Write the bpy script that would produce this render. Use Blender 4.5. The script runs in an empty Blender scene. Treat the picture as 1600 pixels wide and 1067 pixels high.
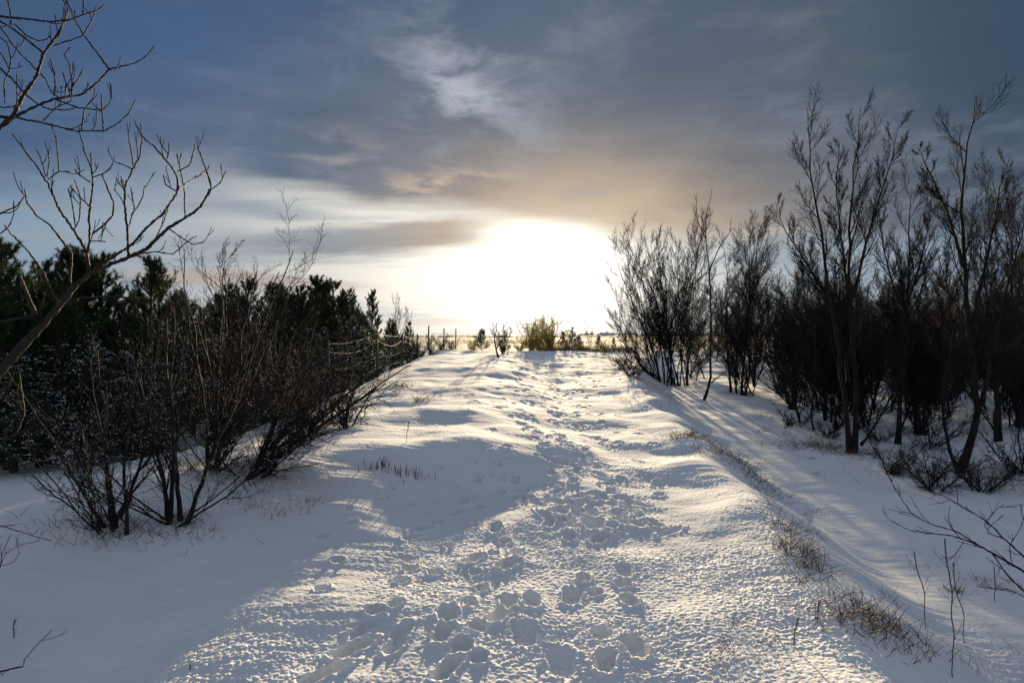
import bpy, math, random
import numpy as np
from mathutils import Vector

rng = np.random.default_rng(7)
C = bpy.context.scene.collection
S = bpy.context.scene
PI = math.pi

# ------------------------------------------------------------------ camera
EYE = 1.65
F = 1067.0                                   # focal length in pixels of a 1600 wide picture (24 mm lens)
cam_d = bpy.data.cameras.new('camera'); cam_d.sensor_width = 36; cam_d.lens = 24.0
cam_d.clip_start = 0.05; cam_d.clip_end = 30000
cam = bpy.data.objects.new('camera', cam_d); C.objects.link(cam)
cam.location = (0, 0, EYE); cam.rotation_euler = (math.radians(90 - 0.46), 0, 0)
S.camera = cam

# ------------------------------------------------------------------ sky
SUN_AZ, SUN_EL = math.radians(3.4), math.radians(7.2)   # azimuth to the right of +Y
S.view_settings.view_transform = 'Standard'; S.view_settings.look = 'None'
S.view_settings.exposure = 1.35; S.view_settings.gamma = 1.0
W = bpy.data.worlds.new("World"); S.world = W; W.use_nodes = True
nt = W.node_tree; nt.nodes.clear()


class E:
    """a tiny expression wrapper round shader sockets"""
    def __init__(s, t, sock): s.t, s.s = t, sock
    def _op(s, op, *o, clamp=False):
        n = s.t.nodes.new('ShaderNodeMath'); n.operation = op; n.use_clamp = clamp
        for i, a in enumerate((s,) + o):
            if isinstance(a, E): s.t.links.new(a.s, n.inputs[i])
            else: n.inputs[i].default_value = a
        return E(s.t, n.outputs[0])
    def __add__(s, o): return s._op('ADD', o)
    __radd__ = __add__
    def __sub__(s, o): return s._op('SUBTRACT', o)
    def __rsub__(s, o): return (s * -1.0) + o
    def __mul__(s, o): return s._op('MULTIPLY', o)
    __rmul__ = __mul__
    def __truediv__(s, o): return s._op('DIVIDE', o)
    def exp(s): return s._op('EXPONENT')
    def clamp(s): return s._op('ADD', 0.0, clamp=True)
    def max(s, o): return s._op('MAXIMUM', o)
    def min(s, o): return s._op('MINIMUM', o)
    def step(s, a, b):
        n = s.t.nodes.new('ShaderNodeMapRange'); n.interpolation_type = 'SMOOTHSTEP'
        s.t.links.new(s.s, n.inputs['Value'])
        lo, hi, o0, o1 = (a, b, 0.0, 1.0) if a < b else (b, a, 1.0, 0.0)
        n.inputs['From Min'].default_value = lo; n.inputs['From Max'].default_value = hi
        n.inputs['To Min'].default_value = o0; n.inputs['To Max'].default_value = o1
        return E(s.t, n.outputs['Result'])


def comb(t, x, y, z):
    n = t.nodes.new('ShaderNodeCombineXYZ')
    for i, a in enumerate((x, y, z)):
        if isinstance(a, E): t.links.new(a.s, n.inputs[i])
        else: n.inputs[i].default_value = a
    return E(t, n.outputs[0])


def noise(t, vec, scale, detail=5, rough=0.55, dist=0.0):
    n = t.nodes.new('ShaderNodeTexNoise')
    n.inputs['Scale'].default_value = scale; n.inputs['Detail'].default_value = detail
    n.inputs['Roughness'].default_value = rough; n.inputs['Distortion'].default_value = dist
    if vec is not None: t.links.new(vec.s, n.inputs['Vector'])
    return E(t, n.outputs[0])


def mix(t, f, a, b):
    n = t.nodes.new('ShaderNodeMix'); n.data_type = 'RGBA'
    for k, v in ((0, f), (6, a), (7, b)):
        if isinstance(v, E): t.links.new(v.s, n.inputs[k])
        elif k == 0: n.inputs[k].default_value = v
        else: n.inputs[k].default_value = (*v, 1)
    return E(t, n.outputs[2])


def mixf(t, f, a, b):
    return a + (b - a) * f


def srgb(*c):
    return tuple(((v / 255) / 12.92 if v <= 10 else (((v / 255) + 0.055) / 1.055) ** 2.4) for v in c)


def build_sky():
    t = nt
    tc = t.nodes.new('ShaderNodeTexCoord')
    sep = t.nodes.new('ShaderNodeSeparateXYZ'); t.links.new(tc.outputs['Generated'], sep.inputs[0])
    x, y, z = (E(t, sep.outputs[i]) for i in range(3))
    A = x._op('ARCTAN2', y) * (180 / PI)             # degrees right of north
    L = z._op('ARCTAN2', y.max(0.25)) * (180 / PI)   # degrees up; level east-west cloud edges stay level
    sky = t.nodes.new('ShaderNodeTexSky'); sky.sky_type = 'NISHITA'; sky.sun_disc = False
    sky.sun_elevation = SUN_EL; sky.sun_rotation = SUN_AZ
    sky.air_density = 1.0; sky.dust_density = 0.6; sky.ozone_density = 2.5
    sb = t.nodes.new('ShaderNodeVectorMath'); sb.operation = 'SCALE'; sb.inputs['Scale'].default_value = 0.10
    t.links.new(sky.outputs[0], sb.inputs[0])
    clear = E(t, sb.outputs[0])
    dirv = E(t, tc.outputs['Generated'])
    # cloud-deck coordinates: rays meeting a level layer, so that streaks flatten towards the horizon
    zz = z.max(0.0) + 0.10
    lay = comb(t, x / zz, y / zz, 0.0)
    AL = comb(t, A * 0.05, L * 0.16, 0.3)
    nA = noise(t, lay, 0.9, 7, 0.6)
    nB = noise(t, lay, 3.2, 8, 0.62, 0.4)
    nC = noise(t, AL, 1.5, 6, 0.55)
    nD = noise(t, comb(t, A * 0.03, L * 0.5, 3.1), 1.2, 6, 0.6, 0.3)
    Aw = A + (nC - 0.5) * 5.0; Lw = L + (nC - 0.5) * 2.4 + (nD - 0.5) * 1.2

    def blob(a, l, sa, sl, tilt=0.0, aa=Aw, ll=Lw):
        da = (aa - a); dl = (ll - l) + (aa - a) * tilt
        q = (da / sa) * (da / sa) + (dl / sl) * (dl / sl)
        return (q * -1.0).exp()
    sunA, sunL = math.degrees(SUN_AZ), math.degrees(SUN_EL)
    # --- the clear bright strip under the deck
    near = blob(-3.0, 6.5, 22, 14, aa=A, ll=L)
    core = blob(sunA - 0.1, 4.4, 4.4, 3.2, aa=A, ll=L)
    core2 = blob(sunA - 0.8, 4.4, 11, 5.6, aa=A, ll=L)
    strip = mix(t, near, srgb(112, 141, 168), srgb(246, 238, 222))
    lowwarm = L.step(7.0, 0.0) * (1.0 - near * 0.5)
    strip = mix(t, lowwarm * 0.30, strip, srgb(232, 218, 190))
    # soft streaks in the strip
    strip = mix(t, (nD.step(0.44, 0.62) * 0.70) * (1.0 - core2), strip, srgb(150, 158, 166))
    # --- the cloud deck above
    deck = mix(t, A.step(-32, 30), srgb(66, 92, 127), srgb(76, 90, 106))
    deck = mix(t, blob(-2, 17, 26, 9) * 0.75, deck, srgb(113, 122, 135))
    deck = mix(t, blob(6.5, 10.5, 14, 5.2, 0.0) * 0.85, deck, srgb(206, 182, 152))
    deck = mix(t, blob(5, 9.0, 14, 2.2, 0.04) * 0.6, deck, srgb(226, 202, 170))
    deck = mix(t, L.step(20, 42) * 0.35, deck, srgb(52, 72, 100))
    deck = mix(t, A.step(24, 40) * L.step(4, 18) * 0.65, deck, srgb(46, 70, 92))
    # pale wisps high in the middle
    wisp = nB.step(0.40, 0.66)
    deck = mix(t, wisp * blob(-4.3, 19.6, 5.6, 4.0, 0.25) * 1.0, deck, srgb(186, 190, 200))
    deck = mix(t, wisp * blob(-14, 15.0, 3.2, 1.6, 0.1) * 0.6, deck, srgb(178, 168, 160))
    deck = mix(t, nB.step(0.5, 0.64) * blob(-5.5, 12.6, 6, 1.2, -0.05) * 0.8, deck, srgb(214, 190, 160))
    deck = mix(t, nA.step(0.45, 0.72) * 0.30, deck, srgb(122, 132, 150))
    deck = mix(t, nA.step(0.55, 0.28) * 0.30, deck, srgb(60, 74, 96))
    deck = mix(t, nB.step(0.42, 0.70) * nA.step(0.35, 0.6) * 0.32, deck, srgb(150, 156, 168))
    # blue openings top left
    hole = (blob(-26.5, 23.5, 8.0, 3.4, 0.15) * 0.9 + blob(-33, 18, 8, 4.5) * 0.5 + blob(-18, 27, 5, 2.5) * 0.5).clamp()
    hole = (hole * (nA * 0.9 + 0.45)).clamp()
    bluesky = mix(t, 0.35, srgb(20, 62, 118), clear)
    deck = mix(t, hole * 0.9, deck, bluesky)
    # deck's lower edge
    edge = L + (A + 22).max(0.0).min(31.0) * 0.145 + (nC - 0.5) * 2.4 + (nD - 0.5) * 1.6
    dm = mixf(t, A.step(-19, -27), edge.step(11.5, 14.0), edge.step(9.0, 16.5))
    col = mix(t, dm, strip, deck)
    # bright lining just below the deck, near the sun
    lining = blob(-7, 11.6, 15, 1.3, 0.16) * (1.0 - dm)
    col = mix(t, lining * 0.9, col, srgb(252, 246, 232))
    # lens cloud left of the sun, thinner bank above it, low pink banks on the skyline
    L9 = L + (nC - 0.5) * 5.0 + (nD - 0.5) * 3.2
    lens = (blob(-8.6, 8.7, 7.6, 1.25, -0.03, ll=L9) + blob(-17.5, 7.6, 9, 1.0, 0.03, ll=L9) * 0.7).clamp()
    col = mix(t, (lens.step(0.12, 0.95)) * 0.88, col, mix(t, A.step(-16, -3), srgb(140, 146, 154), srgb(186, 168, 148)))
    l2 = blob(-19.5, 10.6, 6.5, 0.9, 0.05)
    col = mix(t, l2.step(0.1, 1.0) * 0.6, col, srgb(132, 144, 158))
    l3 = blob(-21, 4.6, 11, 0.85, 0.07)
    col = mix(t, l3.step(0.3, 0.85) * 0.8, col, srgb(182, 168, 160))
    l4 = blob(-7.5, 0.9, 4.5, 0.5)
    col = mix(t, l4.step(0.4, 0.9) * 0.5, col, srgb(214, 190, 170))
    l5 = blob(24, 6.4, 13, 1.1, -0.01)
    col = mix(t, l5.step(0.3, 0.9) * 0.65, col, srgb(146, 160, 170))
    l6 = blob(16, 8.4, 9, 0.45, -0.01)
    col = mix(t, l6.step(0.3, 0.9) * 0.6, col, srgb(190, 180, 168))
    # glare of the low sun behind thin cloud
    glow = (core * 1.5 + core2 * 0.70 + lining * 0.40) * (1.0 - dm * 0.66) * (1.0 - lens.step(0.15, 0.9) * 0.93)
    vm = t.nodes.new('ShaderNodeVectorMath'); vm.operation = 'MULTIPLY'
    vm.inputs[1].default_value = (1.0, 0.93, 0.80)
    gv = comb(t, glow, glow, glow); t.links.new(gv.s, vm.inputs[0])
    ad = t.nodes.new('ShaderNodeVectorMath'); ad.operation = 'ADD'
    t.links.new(col.s, ad.inputs[0]); t.links.new(vm.outputs[0], ad.inputs[1])
    # unseen sky overhead and behind the viewer, made paler to fill the shaded snow
    over = (L.step(34, 62) + y.step(-0.05, -0.6) * L.step(4, 20)).clamp()
    c3 = mix(t, over, E(t, ad.outputs[0]), mix(t, nA.step(.35, .65), (0.155, 0.195, 0.265), (0.23, 0.27, 0.335)))
    bg = t.nodes.new('ShaderNodeBackground'); bg.inputs['Strength'].default_value = 0.40
    t.links.new(c3.s, bg.inputs['Color'])
    out = t.nodes.new('ShaderNodeOutputWorld'); t.links.new(bg.outputs[0], out.inputs[0])


build_sky()
# ------------------------------------------------------------------ sun
sun_d = bpy.data.lights.new('sun', 'SUN'); sun_d.energy = 5.0; sun_d.angle = math.radians(0.6)
sun_d.color = (1.0, 0.79, 0.50)
sun = bpy.data.objects.new('sun', sun_d); C.objects.link(sun)
sdir = Vector((math.sin(SUN_AZ) * math.cos(SUN_EL), math.cos(SUN_AZ) * math.cos(SUN_EL), math.sin(SUN_EL)))
sun.rotation_euler = sdir.to_track_quat('Z', 'Y').to_euler()


# ------------------------------------------------------------------ materials
def mat(name, col, rough=0.8, col2=None, scale=6.0, bump=0.0, bscale=30.0, trans=0.0, spec=0.3, lo=0.35, hi=0.65):
    m = bpy.data.materials.new(name); m.use_nodes = True; t = m.node_tree
    b = t.nodes['Principled BSDF']; b.inputs['Roughness'].default_value = rough
    b.inputs['Specular IOR Level'].default_value = spec
    tc = t.nodes.new('ShaderNodeTexCoord'); v = E(t, tc.outputs['Object'])
    if col2 is not None:
        c = mix(t, noise(t, v, scale, 4).step(lo, hi), col, col2)
        t.links.new(c.s, b.inputs['Base Color'])
    else: b.inputs['Base Color'].default_value = (*col, 1)
    if bump:
        n = noise(t, v, bscale, 4)
        bp = t.nodes.new('ShaderNodeBump'); bp.inputs['Strength'].default_value = bump; bp.inputs['Distance'].default_value = 0.01
        t.links.new(n.s, bp.inputs['Height']); t.links.new(bp.outputs[0], b.inputs['Normal'])
    if trans:
        tr = t.nodes.new('ShaderNodeBsdfTranslucent'); tr.inputs[0].default_value = (*(col2 or col), 1)
        mx = t.nodes.new('ShaderNodeMixShader'); mx.inputs[0].default_value = trans
        t.links.new(b.outputs[0], mx.inputs[1]); t.links.new(tr.outputs[0], mx.inputs[2])
        t.links.new(mx.outputs[0], t.nodes['Material Output'].inputs[0])
    return m


M = {
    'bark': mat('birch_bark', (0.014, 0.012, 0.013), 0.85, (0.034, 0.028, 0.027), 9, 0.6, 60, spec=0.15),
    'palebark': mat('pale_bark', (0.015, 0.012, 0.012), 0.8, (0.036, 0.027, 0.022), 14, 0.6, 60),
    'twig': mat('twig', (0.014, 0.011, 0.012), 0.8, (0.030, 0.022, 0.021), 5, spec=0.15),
    'willow': mat('flare_gold_twig', (0.44, 0.37, 0.12), 0.7, (0.62, 0.55, 0.22), 3, trans=0.45),  # gold of the low sun's flare painted into the twig colour
    'needle': mat('pine_needles', (0.020, 0.040, 0.018), 0.6, (0.045, 0.075, 0.030), 3.5, trans=0.15, spec=0.15),
    'needle2': mat('pine_needles_young', (0.06, 0.07, 0.03), 0.6, (0.12, 0.12, 0.045), 3.5, trans=0.2),
    'pinebark': mat('pine_bark', (0.05, 0.035, 0.025), 0.9, (0.09, 0.06, 0.04), 20),
    'drygrass': mat('dry_grass', (0.13, 0.08, 0.045), 0.7, (0.30, 0.20, 0.10), 5, trans=0.3),
    'darkgrass': mat('dark_stems', (0.055, 0.042, 0.035), 0.8, (0.11, 0.08, 0.055), 8),
    'post': mat('weathered_post', (0.07, 0.055, 0.045), 0.85, (0.13, 0.10, 0.08), 20, 0.5, 50),
    'wire': mat('snowy_wire', (0.10, 0.10, 0.10), 0.8, (0.40, 0.41, 0.43), 8),
    'frost': mat('frost', (0.82, 0.85, 0.9), 0.6),
}


def snow_mat():
    m = bpy.data.materials.new('snow'); m.use_nodes = True; t = m.node_tree
    b = t.nodes['Principled BSDF']; b.inputs['Roughness'].default_value = 0.9
    b.inputs['Specular IOR Level'].default_value = 0.03
    tc = t.nodes.new('ShaderNodeTexCoord'); v = E(t, tc.outputs['Object'])
    sp = t.nodes.new('ShaderNodeSeparateXYZ'); t.links.new(v.s, sp.inputs[0])
    y = E(t, sp.outputs[1])
    snow = mix(t, noise(t, v, 0.9, 4).step(0.3, 0.7), (0.82, 0.83, 0.85), (0.88, 0.88, 0.89))
    heath = mix(t, noise(t, v, 0.09, 6, 0.65).step(0.40, 0.60), (0.22, 0.18, 0.12), (0.55, 0.53, 0.50))
    far = y.step(44.0, 60.0)
    c = mix(t, far, snow, heath)
    t.links.new(c.s, b.inputs['Base Color'])
    n1 = noise(t, v, 60, 4, 0.7); n2 = noise(t, v, 14, 5, 0.6)
    bp = t.nodes.new('ShaderNodeBump'); bp.inputs['Strength'].default_value = 0.55; bp.inputs['Distance'].default_value = 0.006
    t.links.new((n1 + n2 * 1.5).s, bp.inputs['Height']); t.links.new(bp.outputs[0], b.inputs['Normal'])
    b.inputs['Subsurface Weight'].default_value = 0.12
    b.inputs['Subsurface Radius'].default_value = (1.0, 0.9, 0.8)
    b.inputs['Subsurface Scale'].default_value = 0.012
    return m


M['snow'] = snow_mat()


# ------------------------------------------------------------------ numpy helpers
def sstep(a, b, x):
    t = np.clip((x - a) / (b - a), 0, 1); return t * t * (3 - 2 * t)


def pnoise(x, y, seed=0):
    xi = np.floor(x).astype(np.int64); yi = np.floor(y).astype(np.int64)
    fx = x - xi; fy = y - yi

    def g(ix, iy, dx, dy):
        h = (ix * 374761393 + iy * 668265263 + seed * 1274126177) & 0xffffffff
        h = ((h ^ (h >> 13)) * 1274126177) & 0xffffffff
        h = (h ^ (h >> 16)) & 0xffff
        a = h * (2 * PI / 65536.0)
        return np.cos(a) * dx + np.sin(a) * dy
    u = fx * fx * fx * (fx * (fx * 6 - 15) + 10); v = fy * fy * fy * (fy * (fy * 6 - 15) + 10)
    a = g(xi, yi, fx, fy); b = g(xi + 1, yi, fx - 1, fy)
    c = g(xi, yi + 1, fx, fy - 1); d = g(xi + 1, yi + 1, fx - 1, fy - 1)
    return ((a + (b - a) * u) + ((c + (d - c) * u) - (a + (b - a) * u)) * v) * 1.5


def table(pts, smooth):
    ys = np.arange(-60, 400, 0.1); z = np.interp(ys, *zip(*pts))
    k = np.exp(-0.5 * (np.arange(-40, 41) * 0.1 / smooth) ** 2); k /= k.sum()
    return ys, np.convolve(np.pad(z, 40, mode='edge'), k, 'valid')


T_BASE = table([(-60, -1), (-4, 0), (0, 0), (6, 0.10), (38, 0.84), (42, 0.78), (70, -0.6), (110, -2.2), (400, -2.6)], 1.2)
T_LEFT = table([(-60, 0), (5.1, 0), (5.7, .03), (7.7, .33), (8.5, .30), (9.5, .26), (10.4, .31), (11.4, .29), (12.5, .27),
                (13.6, .34), (15, .31), (17.2, .29), (19.2, .38), (21, .34), (23, .31), (25, .35), (28, .25), (33, .1), (38, 0)], 0.22)
T_BANK = table([(-60, 1.6), (0, 1.9), (3.3, 2.0), (5.4, 2.2), (8, 2.6), (10.4, 2.75), (15, 3.2), (20, 3.8), (30, 6), (40, 9)], 0.6)


def H(x, y):
    x = np.asarray(x, float); y = np.asarray(y, float)
    z = np.interp(y, *T_BASE)
    w = (x + 1) * 0.85 * np.exp(-np.maximum(y - 6, 0) / 6.0) + 0.5 * pnoise(x * 0.45, y * 0.4, 3)
    lm = sstep(1.3, -0.7, x + 0.35 * pnoise(x * .5, y * .5, 9)) * (1 - 0.6 * sstep(-2.8, -5, x))
    z = z + np.interp(y - w, *T_LEFT) * lm
    z = z - np.clip(5.0 - y, 0, 5.5) * 0.15 * sstep(-1.25, -2.5, x + 0.5 * pnoise(x * .7, y * .7, 4))
    z = z - 0.55 * sstep(-3.0, -5.2, x) * sstep(6, 11, y) * (1 - sstep(26, 38, y))
    xb = np.interp(y, *T_BANK) + 0.22 * pnoise(x * 0.2, y * 0.9, 5)
    rf = 1 - 0.85 * sstep(26, 42, y)
    z = z - 0.52 * sstep(-0.25, 1.0, x - xb) * rf
    z = z + 0.06 * np.exp(-((x - xb + 0.35) / 0.3) ** 2) * rf
    z = z + 0.05 * pnoise(x * 0.55, y * 0.55, 11) * sstep(0.3, 1.4, np.abs(x)) + 0.03 * pnoise(x * 1.3, y * 1.1, 12) + 0.10 * pnoise(x * 0.45, y * 0.2, 17) * sstep(28, 36, y)
    z = z + 0.16 * pnoise(x * 0.13, y * 0.13, 13) * sstep(5, 12, np.hypot(x, y * 0.25))
    z = z + np.minimum(np.abs(y) * 0.012, 3) * pnoise(x * 0.015, y * 0.015, 14) * sstep(60, 160, np.hypot(x, y))
    return z


Z0 = float(H(0, 0)); cam.location.z = Z0 + EYE
CP = np.array(cam.location); PIT = math.radians(-0.46)


def ray(u, v):
    a = (u - 800) / F; b = (533.5 - v) / F
    return np.array([a, math.cos(PIT) - b * math.sin(PIT), math.sin(PIT) + b * math.cos(PIT)])


def P(u, v, d): return CP + ray(u, v) * d


def G(u, v, lift=0.0):
    r = ray(u, v); d = np.concatenate([np.arange(0.8, 12, 0.02), np.arange(12, 80, 0.1)])
    q = CP[None] + r[None] * d[:, None]
    under = q[:, 2] < H(q[:, 0], q[:, 1])
    i = int(np.argmax(under)) if under.any() else len(d) - 1
    p = q[i]; p[2] = float(H(p[0], p[1])) + lift
    return p


def gx(u, d, lift=0.0):
    """point on the ground in picture column u at distance d"""
    x = (u - 800) / F * d
    return np.array([x, d, float(H(x, d)) + lift])


class MB:
    def __init__(s): s.v, s.f, s.n, s.mi = [], [], 0, []
    def add(s, verts, faces, mi=0):
        s.v.append(verts); s.f.append(faces + s.n); s.n += len(verts); s.mi.append(np.full(len(faces), mi))
    def build(s, name, mats, parent=None, smooth=True):
        me = bpy.data.meshes.new(name)
        v = np.concatenate(s.v).astype(np.float32)
        cnt = np.concatenate([np.full(len(f), f.shape[1]) for f in s.f]); idx = np.concatenate([f.ravel() for f in s.f])
        me.vertices.add(len(v)); me.vertices.foreach_set('co', v.ravel())
        me.loops.add(len(idx)); me.loops.foreach_set('vertex_index', idx.astype(np.int32))
        me.polygons.add(len(cnt)); st = np.concatenate([[0], np.cumsum(cnt)[:-1]])
        me.polygons.foreach_set('loop_start', st.astype(np.int32))
        if not isinstance(mats, (list, tuple)): mats = [mats]
        for m in mats: me.materials.append(m)
        me.polygons.foreach_set('material_index', np.concatenate(s.mi).astype(np.int32))
        me.polygons.foreach_set('use_smooth', np.full(len(cnt), smooth))
        me.update(calc_edges=True)
        o = bpy.data.objects.new(name, me); C.objects.link(o)
        if parent is not None: o.parent = parent
        return o


def nrm(a): return a / np.maximum(np.linalg.norm(a, axis=-1, keepdims=True), 1e-9)


def tubes(mb, Pt, R, k=4, mi=0, cap=True):
    """Pt (m,n,3) polylines, R (m,n) radii"""
    m, n, _ = Pt.shape
    T = nrm(np.gradient(Pt, axis=1)); ref = np.zeros((m, 1, 3)); mean = nrm(Pt[:, -1] - Pt[:, 0])
    ref[:, 0, 0] = 1; big = np.abs(mean[:, 0]) > 0.8; ref[big, 0] = (0, 1, 0)
    A = nrm(np.cross(T, np.broadcast_to(ref, T.shape))); B = np.cross(T, A)
    an = np.arange(k) * 2 * PI / k
    V = Pt[:, :, None] + R[:, :, None, None] * (A[:, :, None] * np.cos(an)[None, None, :, None] + B[:, :, None] * np.sin(an)[None, None, :, None])
    base = (np.arange(m) * n * k)[:, None, None] + (np.arange(n - 1) * k)[None, :, None]
    j = np.arange(k)[None, None]; j2 = (j + 1) % k
    fs = np.stack([base + j, base + j2, base + j2 + k, base + j + k], -1).reshape(-1, 4)
    mb.add(V.reshape(-1, 3), fs, mi)


def resample(pts, n, r0=None):
    pts = np.asarray(pts, float); s = np.concatenate([[0], np.cumsum(np.linalg.norm(np.diff(pts, axis=0), axis=1))])
    t = np.linspace(0, s[-1], n)
    q = np.stack([np.interp(t, s, pts[:, i]) for i in range(pts.shape[1])], 1)
    if n > 5:
        for _ in range(1): q[1:-1] = 0.25 * q[:-2] + 0.5 * q[1:-1] + 0.25 * q[2:]
    return q


def grow(rg, PP, PR, cnt, t0, t1, ang, ln, n, up, wob, rmin, rr=0.6, fall=0.5, absl=False, maxr=None, sag=None, density=None):
    """children of the polylines PP; returns (pts, radii)"""
    m, n0, _ = PP.shape
    plen = np.linalg.norm(np.diff(PP, axis=1), axis=2).sum(1)
    if density is not None: c = np.maximum(1, np.round(plen * density * rg.uniform(.8, 1.2, m))).astype(int)
    else: c = np.full(m, cnt) + (rg.integers(-1, 2, m) if cnt > 3 else 0)
    own = np.repeat(np.arange(m), c); order = np.concatenate([np.arange(q) for q in c])
    N = len(own)
    t = t0 + (t1 - t0) * (order + rg.uniform(0, 1, N)) / c[own]
    ft = t * (n0 - 1); i0 = np.minimum(ft.astype(int), n0 - 2); fr = (ft - i0)[:, None]
    p = PP[own, i0] * (1 - fr) + PP[own, i0 + 1] * fr
    d0 = nrm(PP[own, i0 + 1] - PP[own, i0])
    rad = PR[own, i0] * (1 - fr[:, 0]) + PR[own, i0 + 1] * fr[:, 0]
    q = rg.normal(size=(N, 3)); perp = nrm(q - (q * d0).sum(1, keepdims=True) * d0)
    a = np.radians(ang) * rg.uniform(0.7, 1.3, N)[:, None]
    d = np.cos(a) * d0 + np.sin(a) * perp
    L = rg.uniform(ln[0], ln[1], N) * (1 - fall * t)
    if not absl: L = L * plen[own]
    st = (L / (n - 1))[:, None]
    out = np.empty((N, n, 3)); out[:, 0] = p
    upv = np.array([0, 0, up])
    for k in range(1, n):
        d = nrm(d + upv + wob * rg.normal(size=(N, 3)))
        if sag: d = nrm(d + np.array([0, 0, -sag * (1 - k / n)]))
        out[:, k] = out[:, k - 1] + d * st
    r0 = np.maximum(rmin, np.minimum(rad * rr, L * 0.0085 + rmin))
    if maxr: r0 = np.minimum(r0, maxr)
    R = r0[:, None] + (rmin * 0.75 - r0[:, None]) * np.linspace(0, 1, n)[None] ** 0.8
    return out, R


def thing(name, label, cat, loc=(0, 0, 0), group=None, rz=0.0, sc=1.0):
    o = bpy.data.objects.new(name, None); C.objects.link(o); o.location = loc
    o.rotation_euler = (0, 0, rz); o.scale = (sc, sc, sc); o.empty_display_size = 0.2
    o['label'] = label; o['category'] = cat
    if group: o['group'] = group
    return o


def tag(o, label, cat, group=None):
    o['label'] = label; o['category'] = cat
    if group: o['group'] = group
    return o


def dup(root, loc, rz, sc, label, group=None):
    r = root.copy(); C.objects.link(r); r.location = loc; r.rotation_euler = (0, 0, rz); r.scale = (sc[0], sc[0], sc[1])
    r['label'] = label
    if group: r['group'] = group
    elif 'group' in r: del r['group']
    for ch in list(root.children):
        c = ch.copy(); C.objects.link(c); c.parent = r
        for g in ch.children:
            d = g.copy(); C.objects.link(d); d.parent = c
    return r


# ------------------------------------------------------------------ ground
# boot prints: picture position, length, width (m), depth, heading (deg from +Y)
FP = []


def z8(x, y): return 450 + x / 2.4615, 700 + y / 2.4615


for (x, y, l, w, dp, hd) in [
    (235, 235, .12, .09, .03, 0), (250, 288, .14, .1, .025, 10), (140, 343, .14, .11, .035, 20), (190, 432, .13, .11, .03, 0), (130, 540, .13, .11, .03, 10),
    (585, 77, .12, .1, .025, 0), (712, 63, .12, .1, .025, 0), (735, 118, .26, .12, .035, 10), (873, 122, .26, .12, .035, 5), (780, 105, .12, .1, .02, 0),
    (825, 125, .12, .1, .02, 0), (820, 175, .12, .09, .025, 0), (745, 230, .13, .09, .025, 0), (910, 200, .3, .13, .035, 25), (690, 205, .3, .12, .035, 35),
    (655, 250, .3, .1, .02, 40), (515, 315, .3, .12, .04, 35), (480, 345, .25, .1, .025, 40), (620, 375, .14, .11, .035, 0), (800, 310, .3, .13, .035, 5),
    (835, 362, .14, .12, .04, 10), (470, 465, .15, .13, .03, 15), (435, 512, .14, .12, .03, 10), (565, 482, .14, .12, .035, 0), (335, 625, .15, .12, .04, 10),
    (415, 600, .14, .1, .035, 20), (300, 690, .30, .14, .03, 25), (250, 775, .32, .14, .045, 35), (410, 770, .2, .12, .04, 20), (150, 870, .35, .12, .04, 40),
    (615, 642, .24, .15, .05, 0), (600, 715, .26, .14, .045, 10), (440, 710, .25, .13, .025, 10), (720, 430, .28, .13, .04, 30), (790, 410, .14, .11, .03, 0),
    (720, 480, .14, .1, .03, 0), (850, 450, .3, .14, .045, 25), (745, 538, .14, .1, .04, 0), (730, 685, .16, .13, .04, 0), (820, 640, .28, .13, .045, 30),
    (850, 588, .22, .14, .04, 0), (935, 592, .26, .14, .045, -10), (670, 762, .2, .13, .04, 0), (735, 812, .16, .11, .04, 0), (615, 855, .32, .13, .05, 20),
    (1060, 235, .26, .15, .04, 60), (1050, 275, .16, .12, .035, 0), (1080, 340, .3, .14, .04, 0), (1200, 350, .3, .16, .035, 30), (1310, 228, .28, .13, .04, -15),
    (1090, 575, .3, .17, .035, 10), (1135, 500, .16, .12, .035, 0), (1290, 525, .16, .13, .035, -10), (1315, 592, .2, .13, .04, -12), (1335, 765, .3, .15, .055, -5),
    (1225, 820, .28, .14, .04, 10), (1200, 720, .2, .13, .025, 0), (910, 715, .34, .2, .02, 0), (1050, 830, .34, .2, .02, 0), (1120, 185, .3, .14, .03, 50),
    (1100, 125, .28, .13, .03, 10), (1245, 130, .28, .13, .03, 30), (1010, 95, .26, .13, .03, 0), (1020, 140, .26, .12, .03, 40), (930, 160, .14, .1, .025, 0),
    (570, 210, .1, .08, .02, 0), (640, 150, .1, .08, .015, 0), (370, 195, .16, .1, .02, 30), (400, 157, .12, .08, .02, 0), (475, 222, .1, .08, .02, 0),
    (535, 250, .1, .08, .02, 0), (580, 290, .12, .09, .02, 0), (660, 330, .12, .09, .02, 0), (715, 298, .13, .1, .025, 0), (880, 400, .2, .12, .03, 20), (1290, 470, .3, .15, .015, 0),
    (1430, 140, .35, .2, .015, 20), (700, 590, .15, .1, .03, 0), (1180, 560, .15, .12, .03, 0)]:
    g = G(*z8(x, y)); FP.append((g[0], g[1], l * .80, w * .72, min(dp * (1.7 if g[1] < 5.2 else 2.3), .075), math.radians(hd)))
rp = np.random.default_rng(21)
for i in range(430):
    y = 5.6 + 31 * rp.uniform() ** 1.5
    c = np.interp(y, [6, 10, 20, 36], [0.75, 0.75, 0.9, 1.6]); x = c + rp.normal() * np.interp(y, [6, 12, 36], [0.42, 0.6, 1.3])
    FP.append((x, y, rp.uniform(.13, .27), rp.uniform(.08, .115), rp.uniform(.022, .050), rp.normal() * 0.4))
for i in range(2):
    y = rp.uniform(2.3, 8); x = rp.normal() * 0.55 + 0.75
    FP.append((x, y, rp.uniform(.12, .3), rp.uniform(.09, .15), rp.uniform(.015, .035), rp.normal() * 0.5))


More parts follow.
